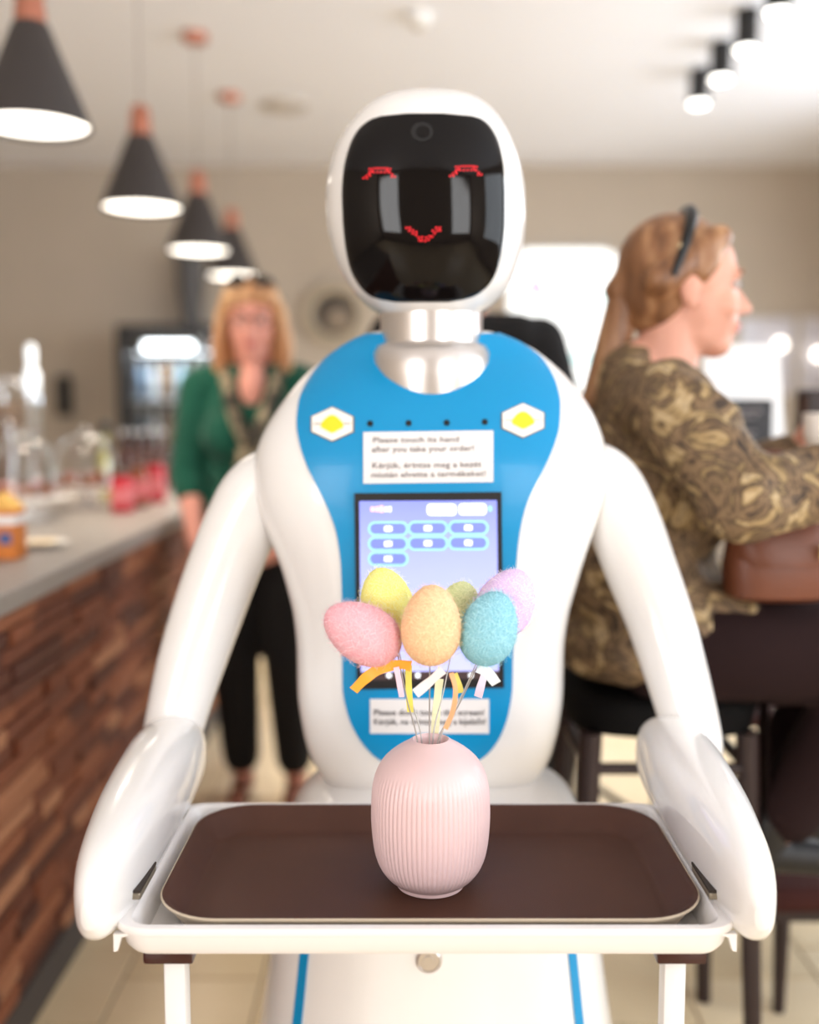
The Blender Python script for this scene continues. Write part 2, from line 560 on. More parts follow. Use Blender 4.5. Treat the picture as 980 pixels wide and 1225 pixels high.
M['wine'] = mat('dark_red_block', srgb(52, 10, 10), 0.3, coat=0.3)
m = bpy.data.materials.new('display'); m.use_nodes = True          # the lit picture on the touch screen
nt = m.node_tree; b = nt.nodes['Principled BSDF']
tc = nt.nodes.new('ShaderNodeTexCoord'); sp = nt.nodes.new('ShaderNodeSeparateXYZ')
r = nt.nodes.new('ShaderNodeValToRGB')
nt.links.new(tc.outputs['Generated'], sp.inputs[0]); nt.links.new(sp.outputs['Z'], r.inputs['Fac'])
r.color_ramp.elements[0].color = srgb(178, 182, 246); r.color_ramp.elements[1].color = srgb(128, 138, 226)
e = r.color_ramp.elements.new(0.5); e.color = srgb(166, 176, 246)
nt.links.new(r.outputs['Color'], b.inputs['Base Color']); nt.links.new(r.outputs['Color'], b.inputs['Emission Color'])
pin(b, 'Emission Strength', 0.72); pin(b, 'Roughness', 0.25)
M['display'] = m

RY = 1.53
robot = root('waiter_robot', (at(512, 800, RY).x, RY, 0), 'white humanoid waiter robot with black smiling face and blue chest panel', 'robot')
RXC = robot.location.x

# torso
T = [(397, 446, 588, .030, 2.1), (404, 428, 610, .034, 2.1), (415, 407, 634, .039, 2.15), (430, 386, 655, .049, 2.2), (450, 364, 677, .070, 2.3),
     (475, 343, 697, .094, 2.4), (500, 326, 711, .110, 2.5), (525, 313, 720, .122, 2.6), (550, 307, 724, .132, 2.7), (580, 307, 722, .135, 2.8), (610, 314, 714, .135, 2.9),
     (640, 325, 704, .132, 3.0), (670, 337, 694, .128, 3.1), (700, 346, 685, .124, 3.2), (730, 353, 677, .121, 3.2), (770, 357, 672, .119, 3.2), (820, 358, 671, .118, 3.2),
     (860, 363, 666, .114, 3.1), (890, 370, 659, .107, 3.0), (915, 382, 648, .096, 2.8), (935, 397, 632, .080, 2.6), (950, 418, 612, .058, 2.4), (957, 445, 585, .035, 2.2)]
ys = [t[0] for t in T]
yq = np.concatenate([np.linspace(397, 470, 16), np.linspace(478, 860, 34), np.linspace(868, 957, 16)])
tl, tr, tb, tn = [pchip(ys, [t[k] for t in T], yq) for k in (1, 2, 3, 4)]
rings = []
for y, l, r_, b_, n_ in zip(yq, tl, tr, tb, tn):
    A = at(l, y, RY); B = at(r_, y, RY)
    rings.append(super_ring((A.x + B.x) / 2, RY, A.z, (B.x - A.x) / 2, b_, b_ * .95, n_, 96))
torso_vf = rings_mesh(rings)
torso = mk('torso', torso_vf, M['white_gloss'], robot, angle=80)
tb_bvh = bvh_of(torso_vf)

# chest panel on the torso
P = [(401, 440, 597), (410, 420, 619), (420, 404, 635), (430, 391, 647), (445, 378, 657), (460, 368, 664), (485, 358.5, 669), (510, 356.5, 668), (530, 359.5, 663), (550, 365.5, 655),
     (570, 374.5, 645), (590, 384.5, 634.5), (610, 394, 627), (640, 404, 620.5), (680, 409, 616.5), (750, 410.5, 613), (820, 411, 612), (850, 416, 608), (875, 426, 600), (895, 440, 588), (908, 455, 573), (917, 480, 548)]
panel_vf = drape_rows(tb_bvh, P, 0.004, 0.012, nrow=70, ncol=36)
panel = mk('chest_panel', panel_vf, M['blue'], robot, angle=50)
pb = bvh_of(panel_vf)

def pdrape(bvh, outline, off, th=0.004):
    """small flat mark on a surface, drawn as a fan so it follows the curve"""
    c = np.mean(np.array(outline), axis=0)
    pts = [hit(bvh, x, y, off) for x, y in outline]
    cc = hit(bvh, c[0], c[1], off)
    n = len(pts)
    V = [cc] + pts + [p + Vector((0, th, 0)) for p in pts]
    Fc = [(0, 1 + i, 1 + (i + 1) % n) for i in range(n)] + [(1 + i, 1 + n + i, 1 + n + (i + 1) % n, 1 + (i + 1) % n) for i in range(n)]
    return V, Fc
def circ(cx, cy, rx, ry, n=20):
    return [(cx + rx * math.cos(2 * math.pi * k / n), cy + ry * math.sin(2 * math.pi * k / n)) for k in range(n)]
for cx, cy in ((398, 508), (625.5, 503.5)):
    hx = lambda s: [(cx - 25 * s, cy - 9 * s), (cx, cy - 20.5 * s), (cx + 25 * s, cy - 9 * s), (cx + 25 * s, cy + 9 * s), (cx, cy + 20.5 * s), (cx - 25 * s, cy + 9 * s)]
    bd = mk('badge', pdrape(pb, hx(1.04), 0.0012), M['badge_edge'], robot, smooth=False, label='white hexagonal badge with yellow emblem')
    mk('badge_face', pdrape(pb, hx(0.97), 0.0020), M['badge'], bd, smooth=False)
    em = [(cx + 13 * math.cos(t) * (1 + .12 * math.sin(3 * t)), cy + 9.5 * math.sin(t) * (1 + .12 * math.cos(4 * t))) for t in np.linspace(0, 2 * math.pi, 24, endpoint=False)]
    mk('emblem', pdrape(pb, em, 0.0027), M['yellow'], bd, smooth=False)
    mk('emblem_line', pdrape(pb, [(cx - 22, cy - .7), (cx + 22, cy - 1.2), (cx + 22, cy + .2), (cx - 22, cy + .6)], 0.0024), M['slot'], bd, smooth=False)
for cx, cy in ((443, 507), (489, 506.5), (534.5, 506), (580, 505)):
    mk('microphone_hole', pdrape(pb, circ(cx, cy, 3.8, 3.8, 14), 0.0012), M['black'], panel, smooth=False)

def notice(px0, px1, py0, py1, skew, lines, ink, fsz, bold=0.0):
    nx, ny = 14, 6
    V = []; Fc = []
    for j in range(ny + 1):
        for i in range(nx + 1):
            x = px0 + (px1 - px0) * i / nx; y = py0 + (py1 - py0) * j / ny + skew * (i / nx - .5)
            V.append(hit(pb, x, y, 0.0016))
    n = nx + 1
    for j in range(ny):
        for i in range(nx):
            Fc.append((j * n + i, j * n + i + 1, (j + 1) * n + i + 1, (j + 1) * n + i))
    k = len(V)
    V2 = [v + Vector((0, 0.0012, 0)) for v in V]
    loop = list(range(n)) + [j * n + nx for j in range(1, ny + 1)] + [ny * n + i for i in range(nx - 1, -1, -1)] + [j * n for j in range(ny - 1, 0, -1)]
    F2 = [(loop[a], loop[(a + 1) % len(loop)], k + loop[(a + 1) % len(loop)], k + loop[a]) for a in range(len(loop))]
    nb = mk('notice', (V + V2, Fc + F2), M['paper'], robot, smooth=False, label='white printed paper notice on the blue panel')
    for s, lx, ly, w in lines:
        tv, tf = text_vf(s, bold=bold)
        a = np.array([tuple(v) for v in tv]); sx = w / a[:, 0].max()
        out = []
        for v in tv:
            x = lx + v.x * sx; y = ly - v.y * fsz + skew * ((x - px0) / (px1 - px0) - .5)
            out.append(hit(pb, x, y, 0.0023))
        mk('lettering', (out, tf), ink, nb, smooth=False)
notice(435, 590, 516.5, 577.5, -2, [('Please touch its hand', 446, 529.5, 103), ('after you take your order!', 445, 540.5, 122), ('K\u00e9rj\u00fck, \u00e9rintse meg a kez\u00e9t', 445, 559.5, 131), ('miut\u00e1n elvette a term\u00e9keket!', 444, 570.5, 137)], M['ink'], 9.6, 0.012)
notice(443, 585, 836, 877, 0, [("Please don't touch the screen!", 447, 855, 132), ('K\u00e9rj\u00fck, ne \u00e9rintse meg a kijelz\u0151t!', 447, 866, 134)], M['ink_dark'], 10.0, 0.014)

# touch screen: a flat unit set in the panel
sA = hit(pb, 512, 590, 0.0); sB = hit(pb, 512, 824, 0.0); sM = hit(pb, 512, 700, 0)
def plane_pt(px, py, off):
    """pixel -> point on the flat screen, 'off' metres in front of it"""
    t = sB - sA; nrm = Vector((0, -t.z, t.y)).normalized()
    if nrm.y > 0: nrm = -nrm
    base = sA + nrm * (off + max(0.0015, (sM - sA).dot(nrm) + 0.001))
    d = ray(px, py); o0 = Vector((0, 0, CAM_Z))
    return o0 + d * ((base - o0).dot(nrm) / d.dot(nrm))
def splate(outline, o_front, o_back):
    return prism(outline, lambda x, y: plane_pt(x, y, o_front), lambda x, y: plane_pt(x, y, o_back))
def srect(x0, y0, x1, y1): return [(x0, y0), (x1, y0), (x1, y1), (x0, y1)]
def sround(x0, y0, x1, y1, r): return [((x0 + x1) / 2 + a, (y0 + y1) / 2 + b_) for a, b_ in rrect((x1 - x0) / 2, (y1 - y0) / 2, r, 6)]
tsc = mk('touch_screen', splate([(424, 590), (600, 588.5), (603, 823), (427, 825)], 0.0, -0.016), M['black_soft'], robot, smooth=False)
mk('display', splate([(430, 599.5), (594.5, 598.5), (597, 812), (432, 814)], 0.0008, -0.002), M['display'], tsc, smooth=False)
ui = []
mk('status_bar', splate([(432, 804), (597, 802.5), (597.2, 812), (432.2, 814)], 0.0012, 0.0), M['ui_dark'], tsc, smooth=False)
mk('info_card', splate(srect(545, 712, 596, 760), 0.0012, 0.0), M['ui_white'], tsc, smooth=False)
for x in (465.5, 563.5, 500): mk('status_icon', splate(circ(x, 808, 3.2, 3.2, 10), 0.0018, 0.0), M['ui_white'], tsc, smooth=False)
for i in range(7):
    cx = (464.5, 512, 560.5)[i % 3]; cy = (632.5, 650.5, 668.5)[i // 3] - (cx - 464) * 0.012
    o1 = sround(cx - 24, cy - 8.6, cx + 24, cy + 8.6, 8); o2 = sround(cx - 21.6, cy - 6.4, cx + 21.6, cy + 6.4, 6.2)
    bt = mk('screen_button', splate(o1, 0.0013, 0.0), M['ui_line'], tsc, smooth=False)
    mk('button_face', splate(o2, 0.0018, 0.001), M['ui_fill'], bt, smooth=False)
    mk('button_caption', splate(sround(cx - 4.6, cy - 3.2, cx + 4.6, cy + 3.2, 1.5), 0.0023, 0.001), M['ui_white'], bt, smooth=False)
mk('screen_tab', splate(sround(511, 603, 546, 616.5, 4.5), 0.0013, 0.0), M['ui_white'], tsc, smooth=False)
mk('screen_tab', splate(sround(549, 602.5, 582, 616, 4.5), 0.0013, 0.0), M['ui_white'], tsc, smooth=False)
mk('screen_icon', splate(circ(586.5, 608.5, 2.4, 3.6, 10), 0.0013, 0.0), M['ui_line'], tsc, smooth=False)
for k, (x, w, h) in enumerate(((446, 5, 3), (451.5, 4, 3.4), (456.5, 4.5, 4.5), (462, 4, 3), (466.5, 3.5, 3.6))):
    mk('screen_logo', splate(sround(x - w / 2, 609.5 - h, x + w / 2, 609.5 + h * .8, 1.2), 0.0013, 0.0), M['ui_pink'] if k < 3 else M['ui_white'], tsc, smooth=False)

# head
Hd = [(115, 497, 523, .018), (117, 478, 544, .04), (121, 461, 561, .06), (127, 447, 576, .077), (147, 424, 597, .104), (176, 405, 613, .122), (204, 395, 622, .130), (233, 390.5, 627, .134), (261, 391, 628, .134), (290, 396, 626, .132),
      (318, 405, 618, .125), (347, 421, 606, .112), (361, 434, 594, .101), (374, 452, 577, .086), (382, 470, 560, .066), (387, 495, 533, .035)]
ys = [h[0] for h in Hd]
yq = np.concatenate([np.linspace(115, 150, 16), np.linspace(156, 345, 28), np.linspace(350, 387, 16)])
hl, hr_, hb = [pchip(ys, [h[k] for h in Hd], yq) for k in (1, 2, 3)]
rings = []
for y, l, r_, b_ in zip(yq, hl, hr_, hb):
    A = at(l, y, RY); B = at(r_, y, RY)
    rings.append(super_ring((A.x + B.x) / 2, RY, A.z, (B.x - A.x) / 2, b_, b_, 2.35, 80))
head_vf = rings_mesh(rings)
head = mk('head', head_vf, M['white_gloss'], robot, angle=80)
hbv = bvh_of(head_vf)
Vr = [(137.5, 487, 530), (141, 455, 566), (147, 441, 579), (161, 427, 590), (176, 420, 596), (204, 413, 601), (233, 411, 602.5), (261, 412, 602.5), (290, 414.5, 600.5), (318, 420, 594.5), (333, 426.5, 588), (347, 437.5, 575.5), (355, 451, 560), (359.5, 475, 536)]
visor_vf = drape_rows(hbv, Vr, 0.003, 0.012, nrow=50, ncol=36)
visor = mk('visor', visor_vf, M['visor'], robot, angle=60, label='glossy black face visor')
vb = bvh_of(visor_vf)
def leds(name, pts, sz=1.15):
    mk(name, join(*[pdrape(vb, [(x - sz, y - sz * .8), (x + sz, y - sz * .8), (x + sz, y + sz * .8), (x - sz, y + sz * .8)], 0.0010) for x, y in pts]), M['led'], visor, smooth=False, label='red dot matrix lights')
def eye(cx, cy):
    pts = []
    for k in range(8): pts.append((cx - 12 + k * 3.5, cy - 1.2 - (0.8 if 1 < k < 7 else 0)))
    for k in range(6): pts.append((cx - 11.5 + k * 4.4, cy + 2.6))
    for k in range(4): pts.append((cx - 19 + k * 3.4, cy + 9.5 - k * 2.6)); pts.append((cx + 18 - k * 3.0, cy + 8 - k * 2.6))
    pts += [(cx - 15, cy + 9.5), (cx - 11.5, cy + 6.5), (cx + 14.5, cy + 8)]
    return pts
leds('eye_lights', eye(454.5, 203.5)); leds('eye_lights', eye(557.5, 201.0))
mouth = [(486.5, 272.5), (490, 276), (494, 279), (498, 281), (501, 284), (505, 287.5), (509, 288), (513, 286.5), (517, 283), (520, 279), (523, 276), (526, 272.5), (490.5, 272.5), (494, 275.5), (498, 277.5), (502, 287.5), (505, 283.5), (510, 284), (514, 282.5), (518, 276), (522, 272.5), (526.5, 275.5)]
leds('mouth_lights', mouth, 1.3)
ln = mk('camera_lens', pdrape(vb, circ(505, 158, 13, 11.5, 28), 0.0012), M['black_soft'], visor, smooth=False)
mk('lens_glass', pdrape(vb, circ(506, 158.5, 8, 7, 24), 0.0024), M['visor'], visor, smooth=False)

# neck
nz = lambda y: at(512, y, RY).z
NX = at(516, 400, RY).x
mk('neck', lathe([(.073, nz(418)), (.0735, nz(390)), (.0735, nz(372))], (NX, RY - .006, 0), 48), M['silver'], robot, angle=40)
mk('neck_collar', lathe([(.088, nz(490)), (.094, nz(452)), (.0935, nz(436)), (.090, nz(424)), (.083, nz(415)), (.073, nz(411.5))], (NX, RY - .006, 0), 56), M['silver'], robot, angle=50)

# arms
def arm(path, name='upper_arm'):
    sp_ = spline([tuple(at(p[0], p[1], p[2])) + (p[3] / F_PX * p[2] / .98,) for p in path], 8)
    vf = tube([Vector(p[:3]) for p in sp_], [p[3] for p in sp_], 28, flat=1.0)
    return mk(name, vf, M['white_gloss'], robot, angle=70)
arm([(352, 560, 1.53, 30), (335, 572, 1.53, 40), (309, 592, 1.53, 44), (287, 632, 1.525, 44), (266, 684, 1.515, 43), (246, 740, 1.50, 42), (228, 795, 1.48, 40), (214, 845, 1.46, 37), (204, 888, 1.44, 34), (199, 910, 1.43, 27)])
arm([(680, 556, 1.53, 30), (700, 565, 1.53, 40), (724, 584, 1.53, 44), (746, 626, 1.525, 43.5), (768, 684, 1.515, 42), (789, 740, 1.50, 40), (806, 795, 1.48, 38), (820, 845, 1.46, 36), (831, 892, 1.44, 34), (836, 916, 1.43, 27)])
for bx_, by_, in ((296, 626), (736, 619)):
    c = at(bx_, by_, 1.47)
TZ = 0.700                                  # tray rim height
TXC = 0.016                                 # hands and tray sit a touch off the body axis
def forearm(sg):
    st = [(1.475, .008, .008, .742), (1.465, .024, .026, .744), (1.44, .039, .044, .745), (1.40, .046, .054, .746), (1.33, .047, .060, .746), (1.25, .045, .061, .743), (1.17, .042, .058, .739), (1.10, .036, .054, .733), (1.04, .028, .047, .727), (1.005, .018, .034, .722), (.990, .008, .014, .720)]
    yq = 0.99 + (1.475 - 0.99) * (1 + np.cos(np.linspace(0, math.pi, 44))) / 2
    Y = [-s[0] for s in st]
    a, hh, zc = [pchip(Y, [s[k] for s in st], -yq) for k in (1, 2, 3)]
    xc = 0.334 + 0.011 * (yq - 1.0) / .47
    rings = []
    for y, aa, h_, z_, x_ in zip(yq, a, hh, zc, xc):
        ring = []
        for k in range(36):
            t = 2 * math.pi * k / 36
            c, s = math.cos(t), math.sin(t); n = 2.5
            ring.append(Vector((TXC + sg * x_ + aa * math.copysign(abs(c) ** (2 / n), c), y, z_ + h_ * math.copysign(abs(s) ** (2 / n), s))))
        rings.append(ring)
    fa = mk('forearm', rings_mesh(rings), M['white_gloss'], robot, angle=80)
    xi = TXC + sg * 0.298
    # slot hardware on the inner face
    for y0, y1, z0, z1 in ((1.05, 1.12, .708, .716), (1.26, 1.29, .710, .726)):
        mk('clip_plate', box(min(xi, xi + sg * .02), max(xi, xi + sg * .02), y0, y1, z0, z1, .002), M['slot'], fa, smooth=False)
        mk('clip_gap', box(min(xi, xi + sg * .018), max(xi, xi + sg * .018), y0, y1, z1, z1 + .003), M['slot_dark'], fa, smooth=False)
forearm(-1); forearm(1)

# base
B_ = [(0.0, .292, 2.2), (.03, .300, 2.2), (.2, .281, 2.3), (.39, .253, 2.4), (.5, .238, 2.4), (.60, .222, 2.3), (.64, .208, 2.3), (.668, .175, 2.2), (.685, .12, 2.1), (.69, .05, 2)]
zq = np.concatenate([np.linspace(0, .6, 26), np.linspace(.61, .69, 14)])
ba, bn_ = [pchip([b_[0] for b_ in B_], [b_[k] for b_ in B_], zq) for k in (1, 2)]
rings = [super_ring(RXC + .012, RY, z_, a_, a_ * .92, a_ * .92, n_, 80) for z_, a_, n_ in zip(zq, ba, bn_)]
base_vf = rings_mesh(rings)
base = mk('base_skirt', base_vf, M['white_gloss'], robot, angle=80)
bb = bvh_of(base_vf)
for s in (-1, 1):
    V = []; Fc = []
    zs = np.linspace(.03, .63, 30)
    for z_ in zs:
        a_ = float(np.interp(z_, zq, ba)); n_ = float(np.interp(z_, zq, bn_))
        for f_ in (.735, .785):
            x_ = a_ * f_ * s
            y_ = -a_ * .92 * (1 - f_ ** n_) ** (1 / n_)
            V.append(Vector((RXC + .012 + x_ * 1.006, RY + y_ * 1.008 - .001, z_)))
    n0 = len(V)
    V += [v + Vector((-s * .003, .008, 0)) for v in V]
    for k in range(len(zs) - 1):
        Fc.append((2 * k, 2 * k + 1, 2 * k + 3, 2 * k + 2))
        Fc.append((2 * k, 2 * k + 2, n0 + 2 * k + 2, n0 + 2 * k)); Fc.append((2 * k + 1, 2 * k + 3, n0 + 2 * k + 3, n0 + 2 * k + 1))
    mk('stripe', (V, Fc), M['blue'], base, smooth=False, label='blue vertical stripe')
kp = hit(bb, 513, 1148, 0.0)
def disc_y(c, r, th, seg=28):
    return rings_mesh([[Vector((c.x + rr_ * math.cos(2 * math.pi * k / seg), c.y + yy, c.z + rr_ * math.sin(2 * math.pi * k / seg))) for k in range(seg)] for rr_, yy in ((r, .01), (r, -th), (r * .85, -th - .002), (r * .8, -th), (r * .45, -th), (r * .42, -th - .002))])
mk('key_lock', disc_y(kp, .017, .004), M['silver'], base, angle=30)

# ------------------------------------------------------------------ trays
M['tray_white'] = mat('tray_white', srgb(238, 234, 231), 0.3, coat=0.3)
M['tray_brown'] = mat('tray_brown', srgb(78, 48, 36), 0.55, spec=0.3, bump=0.25, bscale=900, vary=0.06, vscale=20)
M['tray_edge'] = mat('tray_edge_beige', srgb(196, 180, 158), 0.5)
TX = TXC
def tray_vf(cx, cy, prof, rad):
    """prof: (half x, half y, z) from outside bottom to inside floor"""
    R = []
    for hx, hy, z_ in prof:
        k = min(rad, hx * .9, hy * .9)
        R.append([(cx + a, cy + b_, z_) for a, b_ in rrect(hx, hy, max(.008, k + (hx - prof[5][0])), 10)])
    return rings_mesh(R)
wy0, wy1 = 1.004, 1.345
wcy, why = (wy0 + wy1) / 2, (wy1 - wy0) / 2
hx = .325
tray = root('tray_frame', (TX, wcy, 0), 'white rimmed tray frame held between the robot hands on two thin posts', 'tray frame')
pf = [(hx - .030, why - .024, TZ - .034), (hx - .020, why - .014, TZ - .033), (hx - .014, why - .008, TZ - .026), (hx - .010, why - .004, TZ - .010), (hx - .002, why - .001, TZ - .008), (hx, why, TZ - .004), (hx - .002, why - .001, TZ), (hx - .022, why - .010, TZ), (hx - .026, why - .013, TZ - .003), (hx - .034, why - .017, TZ - .024), (hx - .042, why - .024, TZ - .027)]
mk('tray_body', tray_vf(TX, wcy, pf, .045), M['tray_white'], tray, angle=35)
for s in (-1, 1):
    cx = TX + s * .266
    mk('mounting_block', box(cx - .026, cx + .026, 1.03, 1.075, TZ - .052, TZ - .0345, .003), M['wine'], tray, angle=30)
    mk('support_post', box(cx - .0115 - s * .004, cx + .0115 - s * .004, 1.04, 1.065, 0.006, TZ - .0525, .003), M['frame_white'], tray, angle=30)
    mk('post_foot', box(cx - .035, cx + .035, 1.02, 1.30, 0.0, .0065, .002), M['frame_white'], tray, angle=30)
    mk('corner_tab', prism([(0, 0), (.022, 0), (.008, -.004), (.004, -.018), (0, -.019)], lambda a, b_: Vector((TX + s * (.318 - a), 1.018, TZ - .012 + b_)), lambda a, b_: Vector((TX + s * (.318 - a), 1.026, TZ - .012 + b_))), M['tray_white'], tray, smooth=False)
bx0 = TX + .006
by0, by1 = 1.018, 1.332
bcy, bhy = (by0 + by1) / 2, (by1 - by0) / 2
bh = .291; bz = TZ + .0035
bt = root('serving_tray', (bx0, bcy, TZ - .027), 'dark brown non-slip serving tray lying in the white tray frame', 'serving tray')
pf = [(bh - .030, bhy - .030, TZ - .0265), (bh - .022, bhy - .022, TZ - .0255), (bh - .005, bhy - .005, bz - .006), (bh - .001, bhy - .001, bz - .003), (bh, bhy, bz - .001), (bh - .002, bhy - .002, bz)]
pin_ = [(bh - .002, bhy - .002, bz), (bh - .006, bhy - .006, bz - .001), (bh - .009, bhy - .009, bz - .004), (bh - .026, bhy - .026, TZ - .0205), (bh - .031, bhy - .031, TZ - .0228), (bh - .038, bhy - .038, TZ - .0235)]
def open_tray(prof, c0, c1):
    R = []
    for hx_, hy_, z_ in prof:
        R.append([(bx0 + a, bcy + b_, z_) for a, b_ in rrect(hx_, hy_, .072 + (hx_ - bh), 12)])
    return rings_mesh(R, c0, c1)
mk('tray_dish', open_tray(pin_, False, True), M['tray_brown'], bt, angle=50)
mk('tray_underside', open_tray(pf, True, False), M['tray_edge'], bt, angle=50)
TF = TZ - .0235                              # brown tray floor

# ------------------------------------------------------------------ vase with felt eggs
M['vase'] = mat('vase_pink', srgb(226, 196, 196), 0.4, coat=0.15)
vc = at(515, 1056, 1.155)
vase = root('vase', (vc.x, vc.y, TF), 'pink ribbed ceramic bud vase standing on the brown tray', 'vase')
prof = [(0.0, .0365), (.001, .0385), (.003, .0385), (.0045, .038), (.009, .0455), (.016, .0520), (.026, .0583), (.040, .0632), (.060, .0662), (.085, .0675), (.108, .0668), (.125, .0643), (.138, .0600), (.148, .0535), (.156, .045), (.163, .035), (.168, .0265), (.171, .0225), (.172, .0205), (.1695, .019), (.155, .018)]
zs = [p[0] for p in prof[:18]]
rings = []
def vring(r_, z_, amp):
    seg = 432; out = []
    for k in range(seg):
        t = 2 * math.pi * k / seg
        q = r_ + amp * (abs(math.sin(36 * t)) - .6)
        out.append((vc.x + q * math.cos(t), vc.y + q * math.sin(t), TF + z_))
    return out
zq = np.concatenate([[0, .001, .003, .0045], np.linspace(.008, .168, 34)])
rq = pchip(zs, [p[1] for p in prof[:18]], zq)
for z_, r_ in zip(zq, rq):
    amp = .0013 * max(0, min(1, (z_ - .010) / .012)) * max(0, min(1, (.142 - z_) / .02))
    rings.append(vring(r_, z_, amp))
for z_, r_ in prof[17:]: rings.append(vring(r_, z_, 0))
mk('vase_body', rings_mesh(rings, True, True), M['vase'], vase, angle=60)

def felt(name, c1, c2):
    return ramp_mat(name, [(0.3, c1), (0.7, c2)], 320.0, rough=0.95, distort=2.0, bump=0.35)
def strand_fuzz(c, Rm, rx, rz, n, seed):
    r_ = random.Random(seed); V = []; Fc = []
    for _ in range(n):
        u = r_.uniform(-1, 1); th = r_.uniform(0, 2 * math.pi); s = math.sqrt(1 - u * u)
        nrm = Vector((s * math.cos(th), s * math.sin(th), u))
        p = Vector((nrm.x * rx * (1 - .12 * u), nrm.y * rx * (1 - .12 * u), nrm.z * rz))
        t = nrm.cross(Vector((r_.uniform(-1, 1), r_.uniform(-1, 1), r_.uniform(-1, 1)))).normalized()
        w = nrm.cross(t) * r_.uniform(.00010, .0002)
        L = r_.uniform(.004, .010); lift = r_.uniform(.0, 1) ** 2 * .0055
        k = len(V); q = nrm * .0002
        mid = p + t * (L * .5) - nrm * (L * L * .25 / 4 / rx) + nrm * (lift * .7)
        end = p + t * L - nrm * (L * L * .5 / rx) + nrm * lift
        for a in (p + q, mid + q, end + q):
            V.append(Rm @ (a - w) + c); V.append(Rm @ (a + w) + c)
        Fc += [(k, k + 1, k + 3, k + 2), (k + 2, k + 3, k + 5, k + 4)]
    return V, Fc
def ribbon(pts, w, wdir, th=.0004):
    P_ = [Vector(p) for p in spline([tuple(p) for p in pts], 6)]
    V = []; Fc = []
    for i, p in enumerate(P_):
        t = (P_[min(i + 1, len(P_) - 1)] - P_[max(i - 1, 0)]).normalized()
        tw = .5 * math.sin(i * .35)
        wd = (t.cross(Vector((0, 1, 0))).normalized() + Vector((0, tw, 0))).normalized()
        nn = t.cross(wd).normalized()
        for a, b_ in ((-1, -1), (1, -1), (1, 1), (-1, 1)): V.append(p + wd * (w / 2 * a) + nn * (th * b_))
    n = len(P_)
    for i in range(n - 1):
        for j in range(4):
            k = (j + 1) % 4; Fc.append((i * 4 + j, i * 4 + k, i * 4 + 4 + k, i * 4 + 4 + j))
    Fc += [(3, 2, 1, 0), tuple((n - 1) * 4 + j for j in range(4))]
    return V, Fc
M['wire'] = mat('stem_wire', srgb(190, 186, 182), 0.4, metal=0.5)
def rib_mat(n, *c): return mat(n, srgb(*c), 0.45, sheen=0.3)
# name colour, centre px, Y, half sizes px, tilt (deg, + leans right), ribbons: (colour, [(px,py)...], width px, width dir)
EGGS = [
    ('pink', (232, 140, 156), (252, 196, 204), 433.5, 757, 1.105, 35, 50, -60, (486, 884), [((250, 170, 50), [(492, 797), (478, 795), (455, 800), (438, 811), (423, 826)], 13, (.45, 0, .9)), ((238, 205, 222), [(474, 798), (477, 812), (481, 834)], 7, (1, 0, .1))]),
    ('yellow', (250, 234, 96), (255, 250, 160), 463, 721, 1.165, 31.5, 43, -14, (495, 884), [((240, 225, 100), [(489, 796), (489, 820), (491, 852)], 8, (1, 0, 0))]),
    ('orange', (236, 168, 114), (254, 214, 172), 516, 748, 1.09, 36, 49, 2, (512, 884), [((232, 225, 225), [(530, 801), (516, 814), (497, 830)], 12, (.5, 0, .85)), ((240, 170, 120), [(540, 805), (545, 825), (542, 850), (533, 872)], 6, (1, 0, 0))]),
    ('light green', (205, 216, 146), (230, 236, 184), 549, 733, 1.19, 28, 38, 10, (521, 884), [((240, 238, 195), [(526, 812), (523, 840), (520, 880)], 10, (1, 0, 0)), ((240, 225, 110), [(543, 806), (548, 818), (551, 829)], 9, (.9, 0, -.2))]),
    ('blue', (84, 164, 186), (160, 212, 224), 585, 752, 1.10, 34, 46, 16, (530, 884), [((225, 235, 240), [(572, 798), (583, 804), (594, 818)], 13, (.6, 0, .7))]),
    ('lilac', (212, 172, 232), (240, 214, 250), 605, 722, 1.155, 34, 44, 28, (536, 884), [((238, 215, 235), [(583, 798), (577, 815), (572, 834)], 10, (1, 0, .1))]),
]
